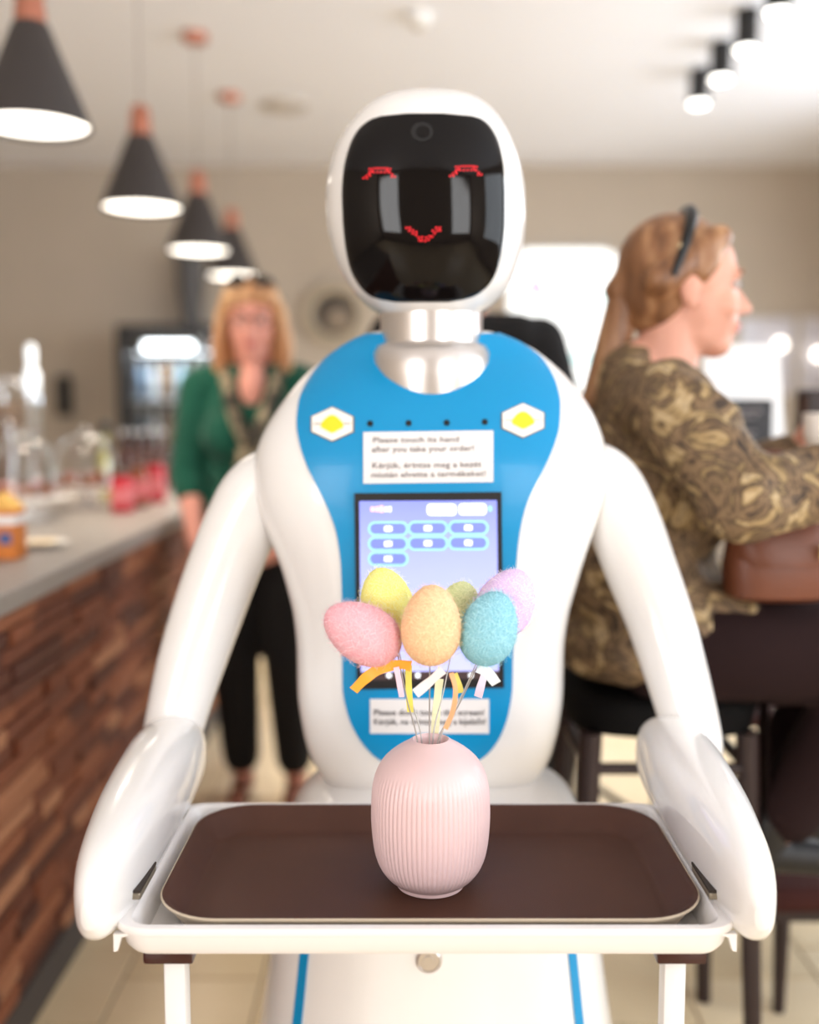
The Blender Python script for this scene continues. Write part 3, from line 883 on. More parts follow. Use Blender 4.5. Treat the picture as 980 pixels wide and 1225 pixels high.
for nm, c1, c2, px, py, Y, hx_, hy_, tilt, foot, ribs in EGGS:
    c = at(px, py, Y); sc = Y / F_PX / .985
    Rm = Matrix.Rotation(math.radians(tilt), 3, 'Y')
    rx, rz = hx_ * sc, hy_ * sc
    bot = c + Rm @ Vector((0, 0, -rz * .97))
    e_root = root('felt_egg', tuple(bot), '%s felt egg on a wire stem in the pink vase' % nm, 'egg pick', 'felt eggs in the vase')
    V, Fc = sphere_vf((0, 0, 0), (1, 1, 1), None, 40, 28)
    V = [Rm @ Vector((v.x * rx * (1 - .12 * v.z), v.y * rx * (1 - .12 * v.z), v.z * rz)) + c for v in V]
    c1 = tuple(.5 * (a + b_) for a, b_ in zip(c1, c2)); fm = felt('felt_' + nm.replace(' ', '_'), srgb(*c1), srgb(*c2))
    eg = mk('egg', (V, Fc), fm, e_root, angle=180)
    fz = mk('felt_fibre', strand_fuzz(c, Rm, rx, rz, 2200, int(px)), mat('fibre_' + nm.replace(' ', '_'), srgb(*[min(255, v + 24) for v in c2]), .9), eg, smooth=False); fz['kind'] = 'stuff'
    ft = at(foot[0], foot[1], vc.y)
    fx = Vector((vc.x + (ft.x - vc.x) * .45, vc.y + (Y - vc.y) * .15, TF + .10))
    mouth_p = Vector((vc.x + (ft.x - vc.x) * .55, vc.y + (Y - vc.y) * .2, TF + .172))
    mk('stem', tube([Vector(p) for p in spline([tuple(bot), tuple(bot.lerp(mouth_p, .5) + Vector((0, 0, -.004))), tuple(mouth_p), tuple(fx)], 6)], .0008, 8), M['wire'], e_root, angle=60)
    for k, (rc, pts, w, wd) in enumerate(ribs):
        rm = rib_mat('ribbon_%s_%d' % (nm.replace(' ', '_'), k), *rc)
        mk('ribbon', ribbon([at(a, b_, Y - .01 - .001 * k) for a, b_ in pts], w * sc, wd), rm, e_root, angle=60)

# ------------------------------------------------------------------ lamps
M['shade'] = mat('lamp_shade_charcoal', srgb(58, 52, 50), 0.55)
M['bulb'] = mat('lamp_diffuser', (1, 1, 1, 1), 0.5, emit=(1.0, 0.93, 0.82, 1), estr=5.0)
M['spot_lens'] = mat('spot_lens', (1, 1, 1, 1), 0.5, emit=(1.0, 0.97, 0.90, 1), estr=7.0)
M['cord'] = mat('lamp_cord', srgb(150, 140, 136), 0.6)
PZ = 1.965
pend = root('pendant_lamp', (0, 0, 0), 'charcoal cone pendant lamp with copper neck hanging over the bar counter', 'pendant lamp', 'pendant lamps over the bar counter')
mk('lamp_shade', lathe([(.148, 0), (.150, .004), (.146, .02), (.048, .262), (.040, .270), (.036, .270), (.044, .258), (.141, .02), (.144, .004), (.148, 0)], (0, 0, 0), 44, False, False), M['shade'], pend, angle=40)
mk('diffuser', lathe([(.02, .020), (.139, .016), (.139, .012), (.11, .006), (.02, .003)], (0, 0, 0), 40), M['bulb'], pend, angle=60, label='glowing white diffuser')
mk('copper_neck', lathe([(.042, .264), (.041, .285), (.034, .36), (.028, .372), (.012, .380)], (0, 0, 0), 30), M['copper'], pend, angle=40)
mk('cord', lathe([(.0025, .375), (.0025, ZC - PZ - .02)], (0, 0, 0), 8), M['cord'], pend)
mk('ceiling_rose', lathe([(.01, ZC - PZ - .04), (.055, ZC - PZ - .036), (.06, ZC - PZ - .02), (.06, ZC - PZ)], (0, 0, 0), 30), M['copper'], pend, angle=40)
for i, y in enumerate((2.867, 4.0, 5.06, 6.0)):
    p_ = pend if i == 0 else copy_tree(pend)
    p_.location = (-1.0, y, PZ)
    p_['label'] = 'charcoal cone pendant lamp over the bar, %s in line counted from the drinks fridge' % ('fourth', 'third', 'second', 'first')[i]
    l = bpy.data.lights.new('pendant_light', 'SPOT'); l.energy = 40; l.color = (1.0, .87, .70); l.spot_size = math.radians(140); l.spot_blend = .8; l.shadow_soft_size = .12
    lo = bpy.data.objects.new('pendant_light', l); COL.objects.link(lo); lo.parent = p_; lo.location = (0, 0, -.02)

spot = root('ceiling_spot', (0, 0, 0), 'black cylinder ceiling spotlight in the row on the white ceiling', 'spotlight', 'row of ceiling spotlights')
mk('housing', lathe([(.044, .012), (.05, .0), (.0505, .003), (.0505, .168), (.048, .17)], (0, 0, 0), 36, False, True), M['black_soft'], spot, angle=40)
mk('lens', lathe([(.0435, .014), (.0435, .0), (.036, -.008), (.02, -.013), (.006, -.015)], (0, 0, 0), 30), M['spot_lens'], spot, angle=60)
for i, (x, y) in enumerate(((1.466, 4.33), (1.478, 4.76), (1.486, 5.17), (1.492, 5.57))):
    p_ = spot if i == 0 else copy_tree(spot)
    p_.location = (x, y, ZC - .17)
    p_['label'] = 'black cylinder ceiling spotlight, %s of its row counted from the poster wall' % ('fourth', 'third', 'second', 'first')[i]
    l = bpy.data.lights.new('spot_light', 'SPOT'); l.energy = 40; l.color = (1.0, .93, .82); l.spot_size = math.radians(100); l.spot_blend = .7; l.shadow_soft_size = .04
    lo = bpy.data.objects.new('spot_light', l); COL.objects.link(lo); lo.parent = p_; lo.location = (0, 0, -.01)

sd = root('smoke_detector', (.037, 4.82, ZC - .05), 'small white round smoke detector on the ceiling', 'smoke detector')
mk('detector_body', lathe([(.02, 0), (.045, .004), (.055, .02), (.06, .035), (.06, .05)], (.037, 4.82, ZC - .05), 32), M['frame_white'], sd, angle=40)
mk('sensor_cap', lathe([(.01, -.012), (.022, -.010), (.024, .003)], (.037, 4.82, ZC - .05), 24), M['wall'], sd, angle=40)
c = at(340, 127, 6.2)
vt = root('ceiling_vent', (c.x, 6.2, ZC - .02), 'flat pale round air vent on the ceiling beyond the pendant lamps', 'air vent')
mk('vent_ring', lathe([(.10, 0), (.13, .004), (.14, .02)], (c.x, 6.2, ZC - .02), 32, False, True), mat('vent_grey', srgb(196, 188, 180), .6), vt, angle=40)
mk('vent_disc', lathe([(.02, -.008), (.085, -.006), (.09, .004)], (c.x, 6.2, ZC - .02), 32), bpy.data.materials['vent_grey'], vt, angle=40)

# ------------------------------------------------------------------ back wall
M['sign_glow'] = mat('sign_white_glow', (1, 1, 1, 1), .5, emit=(.93, 1.0, 1.0, 1), estr=1.15)
M['sign_pink'] = mat('sign_pink_glow', srgb(240, 130, 200), .5, emit=srgb(246, 120, 200), estr=.8)
M['sign_teal'] = mat('sign_teal_glow', srgb(170, 220, 222), .5, emit=srgb(160, 215, 218), estr=.8)
WB = Y1 - .07
def wall_plate(outline, y0, y1):
    """outline in photo pixels on the back wall, given real thickness"""
    pts = [at(x, y, WB) for x, y in outline]
    return prism([(p.x, p.z) for p in pts], lambda a, b_: Vector((a, y0, b_)), lambda a, b_: Vector((a, y1, b_)))
ls = root('light_box', tuple(at(682, 470, WB)), 'bright white backlit wall sign with rounded corners and pink mark', 'lit sign')
mk('sign_case', wall_plate(sround(607, 297, 746, 473, 28), WB + .005, Y1 - .002), M['frame_white'], ls, angle=30)
mk('sign_face', wall_plate(sround(610, 300, 743, 470, 26), WB - .004, WB + .004), M['sign_glow'], ls, angle=30)
hp = [(641 + 13 * math.sin(t) ** 3, 345 - .8 * (13 * math.cos(t) - 5 * math.cos(2 * t) - 2 * math.cos(3 * t) - math.cos(4 * t))) for t in np.linspace(0, 2 * math.pi, 30, endpoint=False)]
mk('pink_mark', wall_plate(hp, WB - .007, WB - .004), M['sign_pink'], ls, smooth=False)
mk('teal_band', wall_plate([(640, 356), (720, 351), (720, 363), (640, 369)], WB - .007, WB - .004), M['sign_teal'], ls, smooth=False)
mk('teal_band', wall_plate([(676, 424), (738, 422), (738, 432), (676, 434)], WB - .007, WB - .004), M['sign_teal'], ls, smooth=False)

c = at(400, 376, WB)
rc = root('round_wall_vent', tuple(c), 'round pale metal ring with a dark recessed centre on the taupe wall', 'wall vent')
def ydisc(c, prof, y1, seg=36):
    return rings_mesh([[Vector((c.x + r_ * math.cos(2 * math.pi * k / seg), y_, c.z + r_ * math.sin(2 * math.pi * k / seg))) for k in range(seg)] for r_, y_ in prof], True, True)
mk('outer_ring', ydisc(c, [(.20, WB + .05), (.215, WB + .02), (.212, WB - .01), (.19, WB - .02), (.165, WB - .005), (.155, WB + .03)], 0), mat('vent_beige', srgb(186, 172, 150), .45), rc, angle=40)
mk('dark_centre', ydisc(c, [(.15, WB + .03), (.14, WB + .005), (.12, WB), (.05, WB - .002)], 0), mat('vent_dark', srgb(70, 62, 56), .5), rc, angle=40)
mk('centre_disc', ydisc(c + Vector((.03, 0, -.04)), [(.09, WB + .0), (.085, WB - .015), (.02, WB - .02)], 0), mat('vent_tan', srgb(140, 124, 106), .5), rc, angle=40)

c0 = at(70, 450, WB); c1 = at(84, 498, WB)
sp_ = root('wall_speaker', ((c0.x + c1.x) / 2, WB, c1.z), 'slim black loudspeaker mounted on the taupe wall behind the taps', 'speaker')
mk('speaker_case', box(c0.x, c1.x, WB - .08, Y1 - .002, c1.z, c0.z, .01), M['black_soft'], sp_, angle=30)
mk('speaker_grille', box(c0.x + .012, c1.x - .012, WB - .086, WB - .079, c1.z + .02, c0.z - .02, .002), M['black'], sp_, angle=30)

# posters on the right
M['poster'] = mat('poster_white', srgb(204, 202, 212), .18, coat=.4)
for k, (x0, x1, y0, y1, lb) in enumerate(((888, 951, 379, 473, 'white glossy framed poster on the wall with a gap beside the corner poster'), (961, 1010, 379, 468, 'white glossy framed poster on the wall close to the room corner'))):
    a = at(x0, y0, WB); b_ = at(x1, y1, WB); b_.x = min(b_.x, X1 - .03)
    po = root('framed_poster', ((a.x + b_.x) / 2, Y1, b_.z), lb, 'poster')
    mk('frame', box(a.x, b_.x, Y1 - .03, Y1 - .002, b_.z, a.z, .004), mat('poster_frame_%d' % k, srgb(214, 208, 206), .4), po, angle=30)
    mk('print', box(a.x + .02, b_.x - .02, Y1 - .034, Y1 - .029, b_.z + .02, a.z - .02), M['poster'], po, smooth=False)
    q = at((934, 980)[k], (412, 424)[k], Y1 - .09)
    q.x = min(q.x, X1 - .12)
    wl = root('reflection_globe', (q.x, Y1 - .09, q.z), ('round glowing globe standing in for a lamp reflection on the wider white poster', 'round glowing globe standing in for a lamp reflection beside the room corner')[k], 'lamp reflection')
    mk('globe', sphere_vf((q.x, Y1 - .09, q.z), (.035, .035, .035), None, 20, 12), M['bulb'], wl, angle=180)  # glowing globe added in place of a lamp reflected in the glossy poster
    mk('globe_arm', tube([(q.x, Y1 - .06, q.z), (q.x, Y1 - .034, q.z)], .008, 10), M['silver'], wl, angle=60)

# drinks fridge behind the bar
FY0, FY1 = 7.05, 7.62
fa, fb = at(138, 388, FY0), at(262, 388, FY0)
fx0, fx1, fz = fa.x, fb.x, fa.z
fr = root('drinks_fridge', ((fx0 + fx1) / 2, (FY0 + FY1) / 2, 0), 'tall black drinks fridge with lit glass door behind the bar', 'fridge')
mk('cabinet', join(box(fx0, fx0 + .06, FY0 + .05, FY1, 0, fz), box(fx1 - .06, fx1, FY0 + .05, FY1, 0, fz), box(fx0 + .06, fx1 - .06, FY0 + .05, FY1, fz - .06, fz), box(fx0 + .06, fx1 - .06, FY0 + .05, FY1, 0, .2), box(fx0 + .06, fx1 - .06, FY1 - .03, FY1, .2, fz - .06)), M['black'], fr, smooth=False)
dr = mk('door', join(box(fx0, fx0 + .07, FY0, FY0 + .045, .1, fz), box(fx1 - .07, fx1, FY0, FY0 + .045, .1, fz), box(fx0 + .07, fx1 - .07, FY0, FY0 + .045, fz - .055, fz), box(fx0 + .07, fx1 - .07, FY0, FY0 + .045, .1, .2)), M['black'], fr, smooth=False)
mk('door_pane', box(fx0 + .07, fx1 - .07, FY0 + .018, FY0 + .024, .2, fz - .055), M['glass'], dr, smooth=False)
mk('handle', tube([(fx1 - .035, FY0 - .03, .9), (fx1 - .035, FY0 - .03, 1.3)], .01, 10), M['chrome'], dr, angle=60)
M['tube_glow'] = mat('fridge_lamp_glow', (1, 1, 1, 1), .5, emit=(.93, .97, 1, 1), estr=9.0)
mk('lamp_tube', tube([(fx0 + .17, FY0 + .10, fz - .14), (fx1 - .2, FY0 + .10, fz - .14)], .026, 14), M['tube_glow'], fr, angle=60)
l = bpy.data.lights.new('fridge_light', 'AREA'); l.shape = 'RECTANGLE'; l.size = .5; l.size_y = .1; l.energy = 14; l.color = (.85, .93, 1)
lo = bpy.data.objects.new('fridge_light', l); COL.objects.link(lo); lo.location = ((fx0 + fx1) / 2, FY0 + .15, fz - .18)
shelf_m = mat('fridge_shelf', srgb(196, 200, 204), .4, metal=.3)
bottle_cols = [(90, 110, 130), (200, 205, 210), (120, 90, 60), (160, 190, 205), (60, 90, 70), (210, 215, 220)]
BM = [mat('fridge_bottle_%d' % k, srgb(*c_), .25) for k, c_ in enumerate(bottle_cols)]
def bottle_prof(r, h): return [(r * .9, 0), (r, .006), (r, h * .58), (r * .85, h * .68), (r * .38, h * .8), (r * .36, h * .96), (r * .4, h)]
bproto = None
k = 0
for sz in (.62, .96, 1.28):
    mk('shelf', box(fx0 + .065, fx1 - .065, FY0 + .07, FY1 - .04, sz, sz + .012), shelf_m, fr, smooth=False)
    for i in range(6):
        x = fx0 + .12 + i * (fx1 - fx0 - .24) / 5
        if sz < .9 : continue
        bo = root('fridge_bottle', (x, FY0 + .16, sz + .0125), ('%s bottle on the %s shelf of the black fridge' % (('slate blue', 'white', 'brown', 'pale blue', 'dark green', 'pearl grey')[i], 'top' if sz > 1.2 else 'middle')), 'bottle', 'bottles in the fridge')
        g = mk('bottle_body', lathe(bottle_prof(.032, .24), (x, FY0 + .16, sz + .0125), 16), BM[i], bo, angle=50)
        mk('cap', lathe([(.014, 0), (.014, .018), (.008, .02)], (x, FY0 + .16, sz + .2525), 12), M['silver'], bo, angle=40)

# narrow dark hood on the wall above the fridge
d0 = at(211, 306, WB - .1); d1 = at(241, 388, WB - .1)
du = root('wall_hood', ((d0.x + d1.x) / 2, WB - .12, d1.z), 'narrow dark grey tapered hood on the wall above the black fridge', 'hood')
dm = mat('hood_grey', srgb(92, 90, 90), .5, metal=.2)
mk('hood_body', rings_mesh([super_ring((d0.x + d1.x) / 2, WB - .03, z_, a_, .09, .09, 3, 28) for z_, a_ in ((d1.z, .055), (d1.z + .10, .06), (d1.z + .26, .092), (d0.z, .096))]), dm, du, angle=40)
mk('hood_cap', rings_mesh([super_ring((d0.x + d1.x) / 2, WB - .03, z_, a_, .097, .097, 3, 28) for z_, a_ in ((d0.z, .104), (d0.z + .02, .104), (d0.z + .03, .09))]), dm, du, angle=40)

# ------------------------------------------------------------------ things on the bar
def on_bar(px, py):
    """pixel of a thing's foot -> point on the worktop"""
    d = ray(px, py); t = (CZ - CAM_Z) / d.z
    return Vector((d.x * t, d.y * t, CZ))
def dome(px, py, R, H, lab, food):
    c = on_bar(px, py)
    st = root('cake_stand', tuple(c), lab, 'cake stand', 'covered cake stands')
    mk('stand', lathe([(.06, 0), (.062, .006), (.02, .014), (.016, .05), (.03, .058), (R + .012, .064), (R + .014, .07), (R, .073), (.01, .073)], c, 36), M['badge'], st, angle=40)
    n = 14
    outer = [(R * math.cos(math.pi / 2 * k / n) ** .75 if k < n else .006, .0735 + H * math.sin(math.pi / 2 * k / n)) for k in range(n + 1)]
    inner = [(max(.003, r_ - .003), z_ - .003 if i_ else z_) for i_, (r_, z_) in reversed(list(enumerate(outer)))]
    cv = mk('glass_cover', lathe(outer + inner, c, 40, False, False), M['glass'], st, angle=70)
    mk('cover_knob', sphere_vf(c + Vector((0, 0, .0735 + H + .014)), (.016, .016, .016), None, 16, 10), M['glass'], cv, angle=180)
    for k in range(food):
        a = 2 * math.pi * k / food
        f = c + Vector((R * .55 * math.cos(a), R * .55 * math.sin(a), .0735))
        pa = root('pastry', tuple(f), ('browned round pastry under the glass cover %s', 'pink iced round pastry under the glass cover %s')[k % 2] % ('by the chrome tap' if 'tap' in lab else 'by the red jars'), 'pastry', 'pastries under the glass covers')
        mk('crust', lathe([(.022, 0), (.03, .006), (.032, .02), (.026, .032), (.006, .036)], f, 18), PM[0], pa, angle=60)
        mk('topping', lathe([(.026, .030), (.022, .038), (.006, .042)], f, 18), PM[1 + k % 2], pa, angle=60)
PM = [mat('pastry_crust', srgb(160, 92, 50), .7, bump=.3), mat('pastry_glaze', srgb(120, 62, 34), .4), mat('pastry_icing', srgb(222, 150, 150), .4)]
dome(30, 622, .115, .175, 'white cake stand under a wide glass cover beside the chrome tap', 5)
dome(104, 606, .115, .175, 'white cake stand under a glass cover beside the red jars', 5)

JL = mat('jar_label_pink', srgb(222, 120, 124), .6)
def jar(px, py, r, h, mcol, lab, lidm):
    c = on_bar(px, py)
    j = root('preserve_jar', tuple(c), lab, 'jar', 'jars on the bar')
    mk('jar_glass', lathe([(r * .92, 0), (r, .006), (r, h * .78), (r * .8, h * .86), (r * .8, h * .9)], c, 24), mcol, j, angle=40)
    mk('lid', lathe([(r * .86, h * .9), (r * .88, h * .91), (r * .88, h), (r * .8, h * 1.01)], c, 24), lidm, j, angle=40)
    mk('jar_label', lathe([(r * 1.01, h * .2), (r * 1.015, h * .22), (r * 1.015, h * .6), (r * 1.01, h * .62)], c, 24, False, False), JL, j, angle=40)
red_m = mat('jar_red', srgb(196, 36, 52), .25); amb_m = mat('jar_amber', srgb(140, 70, 34), .2); brown_lid = mat('jar_lid_brown', srgb(84, 52, 40), .5)
jar(147, 612, .038, .13, red_m, 'red preserve jar beside the glass cake cover', brown_lid)
jar(167, 606, .032, .15, amb_m, 'amber jar between the two red preserve jars', brown_lid)
jar(187, 600, .036, .15, red_m, 'red preserve jar beside the woman in green', brown_lid)
bt_m = mat('bottle_brown_glass', srgb(66, 34, 22), .15)
for k, (px, py) in enumerate(((148, 592), (160, 591), (172, 590), (184, 589), (196, 588))):
    c = on_bar(px, py)
    bo = root('brown_bottle', tuple(c), 'small brown glass bottle behind the jars, %s of its row from the oil bottle' % ('first', 'second', 'third', 'fourth', 'fifth')[k], 'bottle', 'brown bottles behind the jars')
    mk('bottle_glass', lathe(bottle_prof(.026, .235), c, 16), bt_m, bo, angle=50)
    mk('crown_cap', lathe([(.012, 0), (.013, .004), (.011, .014)], c + Vector((0, 0, .235)), 14), M['silver'], bo, angle=40)
c = on_bar(128, 596)
bo = root('oil_bottle', tuple(c), 'slim yellow green oil bottle with dark cap behind the cake covers', 'bottle')
mk('bottle_glass', lathe(bottle_prof(.025, .24), c, 16), mat('oil_yellow', srgb(186, 178, 92), .2), bo, angle=50)
mk('cap', lathe([(.017, 0), (.017, .04), (.012, .045)], c + Vector((0, 0, .24)), 14), M['black'], bo, angle=40)

# beer tap
c = on_bar(43, 600)
H = at(45, 408, c.y).z - CZ
tp = root('beer_tap', tuple(c), 'chrome swan neck beer tap with white handle and painted highlight glow on the bar', 'tap')
mk('tap_column', lathe([(.05, 0), (.052, .01), (.032, .02), (.03, H * .55), (.034, H * .57), (.034, H * .66), (.02, H * .68)], c, 28), M['chrome'], tp, angle=40)
cu = c + Vector((0, 0, H * .6))
mk('swan_neck', tube([Vector(p) for p in spline([tuple(cu), tuple(cu + Vector((-.02, -.03, .06))), tuple(cu + Vector((-.07, -.05, .09))), tuple(cu + Vector((-.12, -.06, .05))), tuple(cu + Vector((-.13, -.06, -.02)))], 6)], .011, 14), M['chrome'], tp, angle=60)
mk('tap_handle', lathe([(.010, H * .66), (.025, H * .70), (.026, H * .80), (.012, H * .84), (.016, H * .90), (.016, H * .96), (.008, H * .98)], c, 24), mat('tap_handle_highlight', srgb(250, 252, 255), .1, emit=(.86, .96, 1, 1), estr=1.0), tp, angle=50)  # emission paints a bright highlight onto the handle, which is no lamp
mk('drip_tray', box(c.x - .16, c.x + .06, c.y - .14, c.y - .055, CZ, CZ + .02, .004), M['silver'], tp, angle=30)

# espresso machine half out of frame
c = on_bar(-42, 592)
es = root('coffee_machine', tuple(c), 'brown and chrome coffee machine on the bar behind the taps', 'coffee machine')
em_m = mat('machine_brown', srgb(98, 78, 62), .35, metal=.3)
mk('machine_body', box(c.x - .22, c.x + .22, c.y - .12, c.y + .22, CZ + .03, CZ + .36, .03, 3), em_m, es, angle=40)
mk('machine_foot', box(c.x - .2, c.x + .2, c.y - .1, c.y + .2, CZ, CZ + .031), M['black_soft'], es, smooth=False)
mk('cup_rail', tube([(c.x - .2, c.y - .1, CZ + .40), (c.x + .2, c.y - .1, CZ + .40), (c.x + .2, c.y + .2, CZ + .40), (c.x - .2, c.y + .2, CZ + .40), (c.x - .2, c.y - .1, CZ + .40)], .008, 10), M['chrome'], es, angle=60)
for sx in (-.2, .2):
    for sy in (-.1, .2): mk('rail_post', tube([(c.x + sx, c.y + sy, CZ + .355), (c.x + sx, c.y + sy, CZ + .40)], .007, 10), M['chrome'], es, angle=60)
mk('group_head', lathe([(.045, CZ + .20 - CZ), (.05, .21), (.05, .27)], (c.x + .1, c.y - .15, CZ), 24), M['chrome'], es, angle=40)
mk('portafilter_handle', tube([(c.x + .1, c.y - .17, CZ + .21), (c.x + .1, c.y - .32, CZ + .19)], [.012, .017], 12), M['black'], es, angle=60)
mk('steam_wand', tube([Vector(p) for p in spline([(c.x + .2, c.y - .12, CZ + .30), (c.x + .24, c.y - .16, CZ + .28), (c.x + .25, c.y - .17, CZ + .18), (c.x + .25, c.y - .18, CZ + .08)], 5)], .007, 10), M['chrome'], es, angle=60)
mk('gauge', ydisc(Vector((c.x + .05, 0, CZ + .31)), [(.03, c.y - .119), (.03, c.y - .13), (.024, c.y - .134)], 0), M['badge'], es, angle=40)

# orange carton, candle and plate near the front of the bar
c = on_bar(8, 668)
oc = root('orange_carton', tuple(c), 'small orange carton with a blue patch standing on the bar', 'carton')
om = mat('carton_orange', srgb(206, 120, 50), .6, vary=.12, vscale=20)
mk('carton_body', box(c.x - .045, c.x + .03, c.y - .025, c.y + .045, CZ, CZ + .11, .003), om, oc, angle=30)
mk('gable_top', prism([(-.045, 0), (.03, 0), (-.0075, .035)], lambda a, b_: Vector((c.x + a, c.y - .024, CZ + .111 + b_)), lambda a, b_: Vector((c.x + a, c.y + .044, CZ + .111 + b_))), mat('carton_yellow', srgb(232, 180, 90), .6), oc, smooth=False)
mk('white_band', box(c.x - .0465, c.x + .0315, c.y - .0265, c.y + .0465, CZ + .078, CZ + .098), M['paper'], oc, smooth=False)
mk('blue_patch', box(c.x - .005, c.x + .022, c.y - .0268, c.y - .0255, CZ + .035, CZ + .06), mat('carton_blue', srgb(70, 90, 140), .6), oc, smooth=False)
c = on_bar(50, 655)
pl = root('saucer', tuple(c), 'small cream saucer with a folded napkin near the bar edge', 'saucer')
mk('dish', lathe([(.03, 0), (.035, .003), (.06, .012), (.062, .014), (.055, .011), (.02, .006)], c, 30), M['badge'], pl, angle=50)
mk('napkin', box(c.x - .03, c.x + .03, c.y - .025, c.y + .03, CZ + .0115, CZ + .018, .002), mat('napkin_cream', srgb(250, 230, 196), .8), pl, angle=30)

# ------------------------------------------------------------------ seating and table at the right
M['dark_wood'] = mat('dark_wood', srgb(44, 28, 26), .45, vary=.2, vscale=12, stretch=(1, 1, .15))
M['dark_seat'] = mat('brown_leather', srgb(62, 32, 28), .75, spec=.15, bump=.2, bscale=150)
# woman's bar stool
SX, SY, SZ = .45, 1.90, .728
st = root('bar_stool', (SX, SY, 0), 'dark bar stool with foot rail carrying the woman in the patterned tunic', 'bar stool')
mk('seat', rings_mesh([super_ring(SX, SY, z_, a_, a_, a_, 3.2, 48) for z_, a_ in ((SZ - .07, .15), (SZ - .065, .165), (SZ - .02, .175), (SZ - .005, .168), (SZ, .15))]), mat('stool_black', srgb(12, 10, 10), .8, spec=.15), st, angle=50)
for sx in (-1, 1):
    for sy in (-1, 1):
        mk('leg', tube([(SX + sx * .135, SY + sy * .135, SZ - .065), (SX + sx * .160, SY + sy * .160, 0)], [.02, .015], 12), M['dark_wood'], st, angle=60)
for zz, hw in ((.405, .1465), (.60, .1385)):
    for a, b_ in (((-1, -1), (1, -1)), ((1, -1), (1, 1)), ((1, 1), (-1, 1)), ((-1, 1), (-1, -1))):
        mk('foot_rail', tube([(SX + a[0] * hw, SY + a[1] * hw, zz), (SX + b_[0] * hw, SY + b_[1] * hw, zz)], .011, 10), M['dark_wood'], st, angle=60)
# dining chairs
def chair(x, y, rot, lab):
    R = Matrix.Translation((x, y, 0)) @ Matrix.Rotation(rot, 4, 'Z')
    ch = root('dining_chair', (x, y, 0), lab, 'chair')
    T_ = lambda vf: xf(vf, R)
    mk('seat', T_(box(-.21, .21, -.21, .21, .42, .455, .012)), M['dark_seat'], ch, angle=30)
    for sx in (-1, 1):
        mk('leg', T_(tube([(sx * .19, -.19, .42), (sx * .195, -.195, 0)], [.019, .014], 10)), M['dark_wood'], ch, angle=60)
        mk('leg', T_(tube([Vector(p) for p in spline([(sx * .19, .22, 0), (sx * .19, .195, .44), (sx * .19, .26, .86)], 5)], .018, 10)), M['dark_wood'], ch, angle=60)
        mk('stretcher', T_(tube([(sx * .192, -.192, .2), (sx * .19, .207, .2)], .010, 10)), M['dark_wood'], ch, angle=60)
    for z0 in (.56, .68, .80):
        yy = .2 + (z0 - .44) * .155
        mk('back_slat', T_(box(-.185, .185, yy - .009, yy + .009, z0, z0 + .055, .005)), M['dark_wood'], ch, angle=30)
    mk('stretcher', T_(tube([(-.19, .207, .26), (.19, .207, .26)], .010, 10)), M['dark_wood'], ch, angle=60)
chair(.72, 2.72, math.radians(200), 'dark wooden dining chair behind the bar stool of the seated woman')
# low stool
LX0, LX1, LY0, LY1, LZ = .655, 1.06, 1.985, 2.40, .272
fs = root('footstool', ((LX0 + LX1) / 2, (LY0 + LY1) / 2, 0), 'low dark brown upholstered footstool with thin tapered legs on the tiles', 'footstool')
mk('cushion', box(LX0, LX1, LY0, LY1, LZ - .052, LZ, .018, 3), M['dark_seat'], fs, angle=40)
mk('apron', box(LX0 + .02, LX1 - .02, LY0 + .02, LY1 - .02, LZ - .075, LZ - .051), M['dark_wood'], fs, smooth=False)
for x in (.752, LX1 - .05):
    for y in (2.02, 2.20):
        mk('leg', tube([(x, y, LZ - .07), (x, y, 0)], [.017, .012], 10), M['dark_wood'], fs, angle=60)
mk('back_rail', tube([(LX0 + .04, LY1 - .015, LZ + .035), (LX1 - .02, LY1 - .015, LZ + .035)], .012, 10), M['dark_wood'], fs, angle=60)
for x in (LX0 + .06, LX1 - .04): mk('rail_post', tube([(x, LY1 - .015, LZ - .01), (x, LY1 - .015, LZ + .035)], .01, 10), M['dark_wood'], fs, angle=60)
# bar table
BTZ = 1.03
tb_ = root('bar_table', (1.12, 2.32, 0), 'high dark bar table carrying the white display board and black menu card', 'table')
mk('table_top', box(.66, 1.6, 2.06, 2.62, BTZ - .03, BTZ, .006), M['dark_wood'], tb_, angle=30)
mk('column', lathe([(.04, .03), (.035, .05), (.035, BTZ - .06), (.09, BTZ - .031)], (1.28, 2.36, 0), 24), M['black_soft'], tb_, angle=40)
mk('base_plate', lathe([(.22, 0), (.22, .012), (.19, .02), (.045, .032)], (1.28, 2.36, 0), 36), M['black_soft'], tb_, angle=40)
# white display board and menu card on it
wbY = 2.42
q = [at(x, y, wbY) for x, y in ((842, 420), (850, 412), (925, 412), (933, 420), (944, 560), (846, 560))]
zb = BTZ + .0
wb = root('display_board', (sum(p.x for p in q) / 6, wbY, BTZ), 'glossy white free-standing display board on the bar table behind the menu card', 'display board')
out = [(p.x, max(p.z, zb)) for p in q]; out[4] = (out[4][0], zb); out[5] = (out[5][0], zb)
mk('board', prism(out, lambda a, b_: Vector((a, wbY, b_)), lambda a, b_: Vector((a, wbY + .012, b_))), mat('board_white', srgb(250, 250, 250), .25), wb, smooth=False)
mk('back_strut', box(wb.location.x - .02, wb.location.x + .02, wbY + .012, wbY + .1, BTZ, BTZ + .012), M['frame_white'], wb, smooth=False)
mcY = 2.33
q0, q1 = at(868, 478, mcY), at(923, 540, mcY)
mc = root('menu_card', ((q0.x + q1.x) / 2, mcY, BTZ), 'small black menu card with pale writing standing on the bar table', 'menu card')
mk('card', box(q0.x, q1.x, mcY, mcY + .008, BTZ + .012, q0.z, .001), mat('card_black', srgb(46, 46, 50), .5), mc, smooth=False)
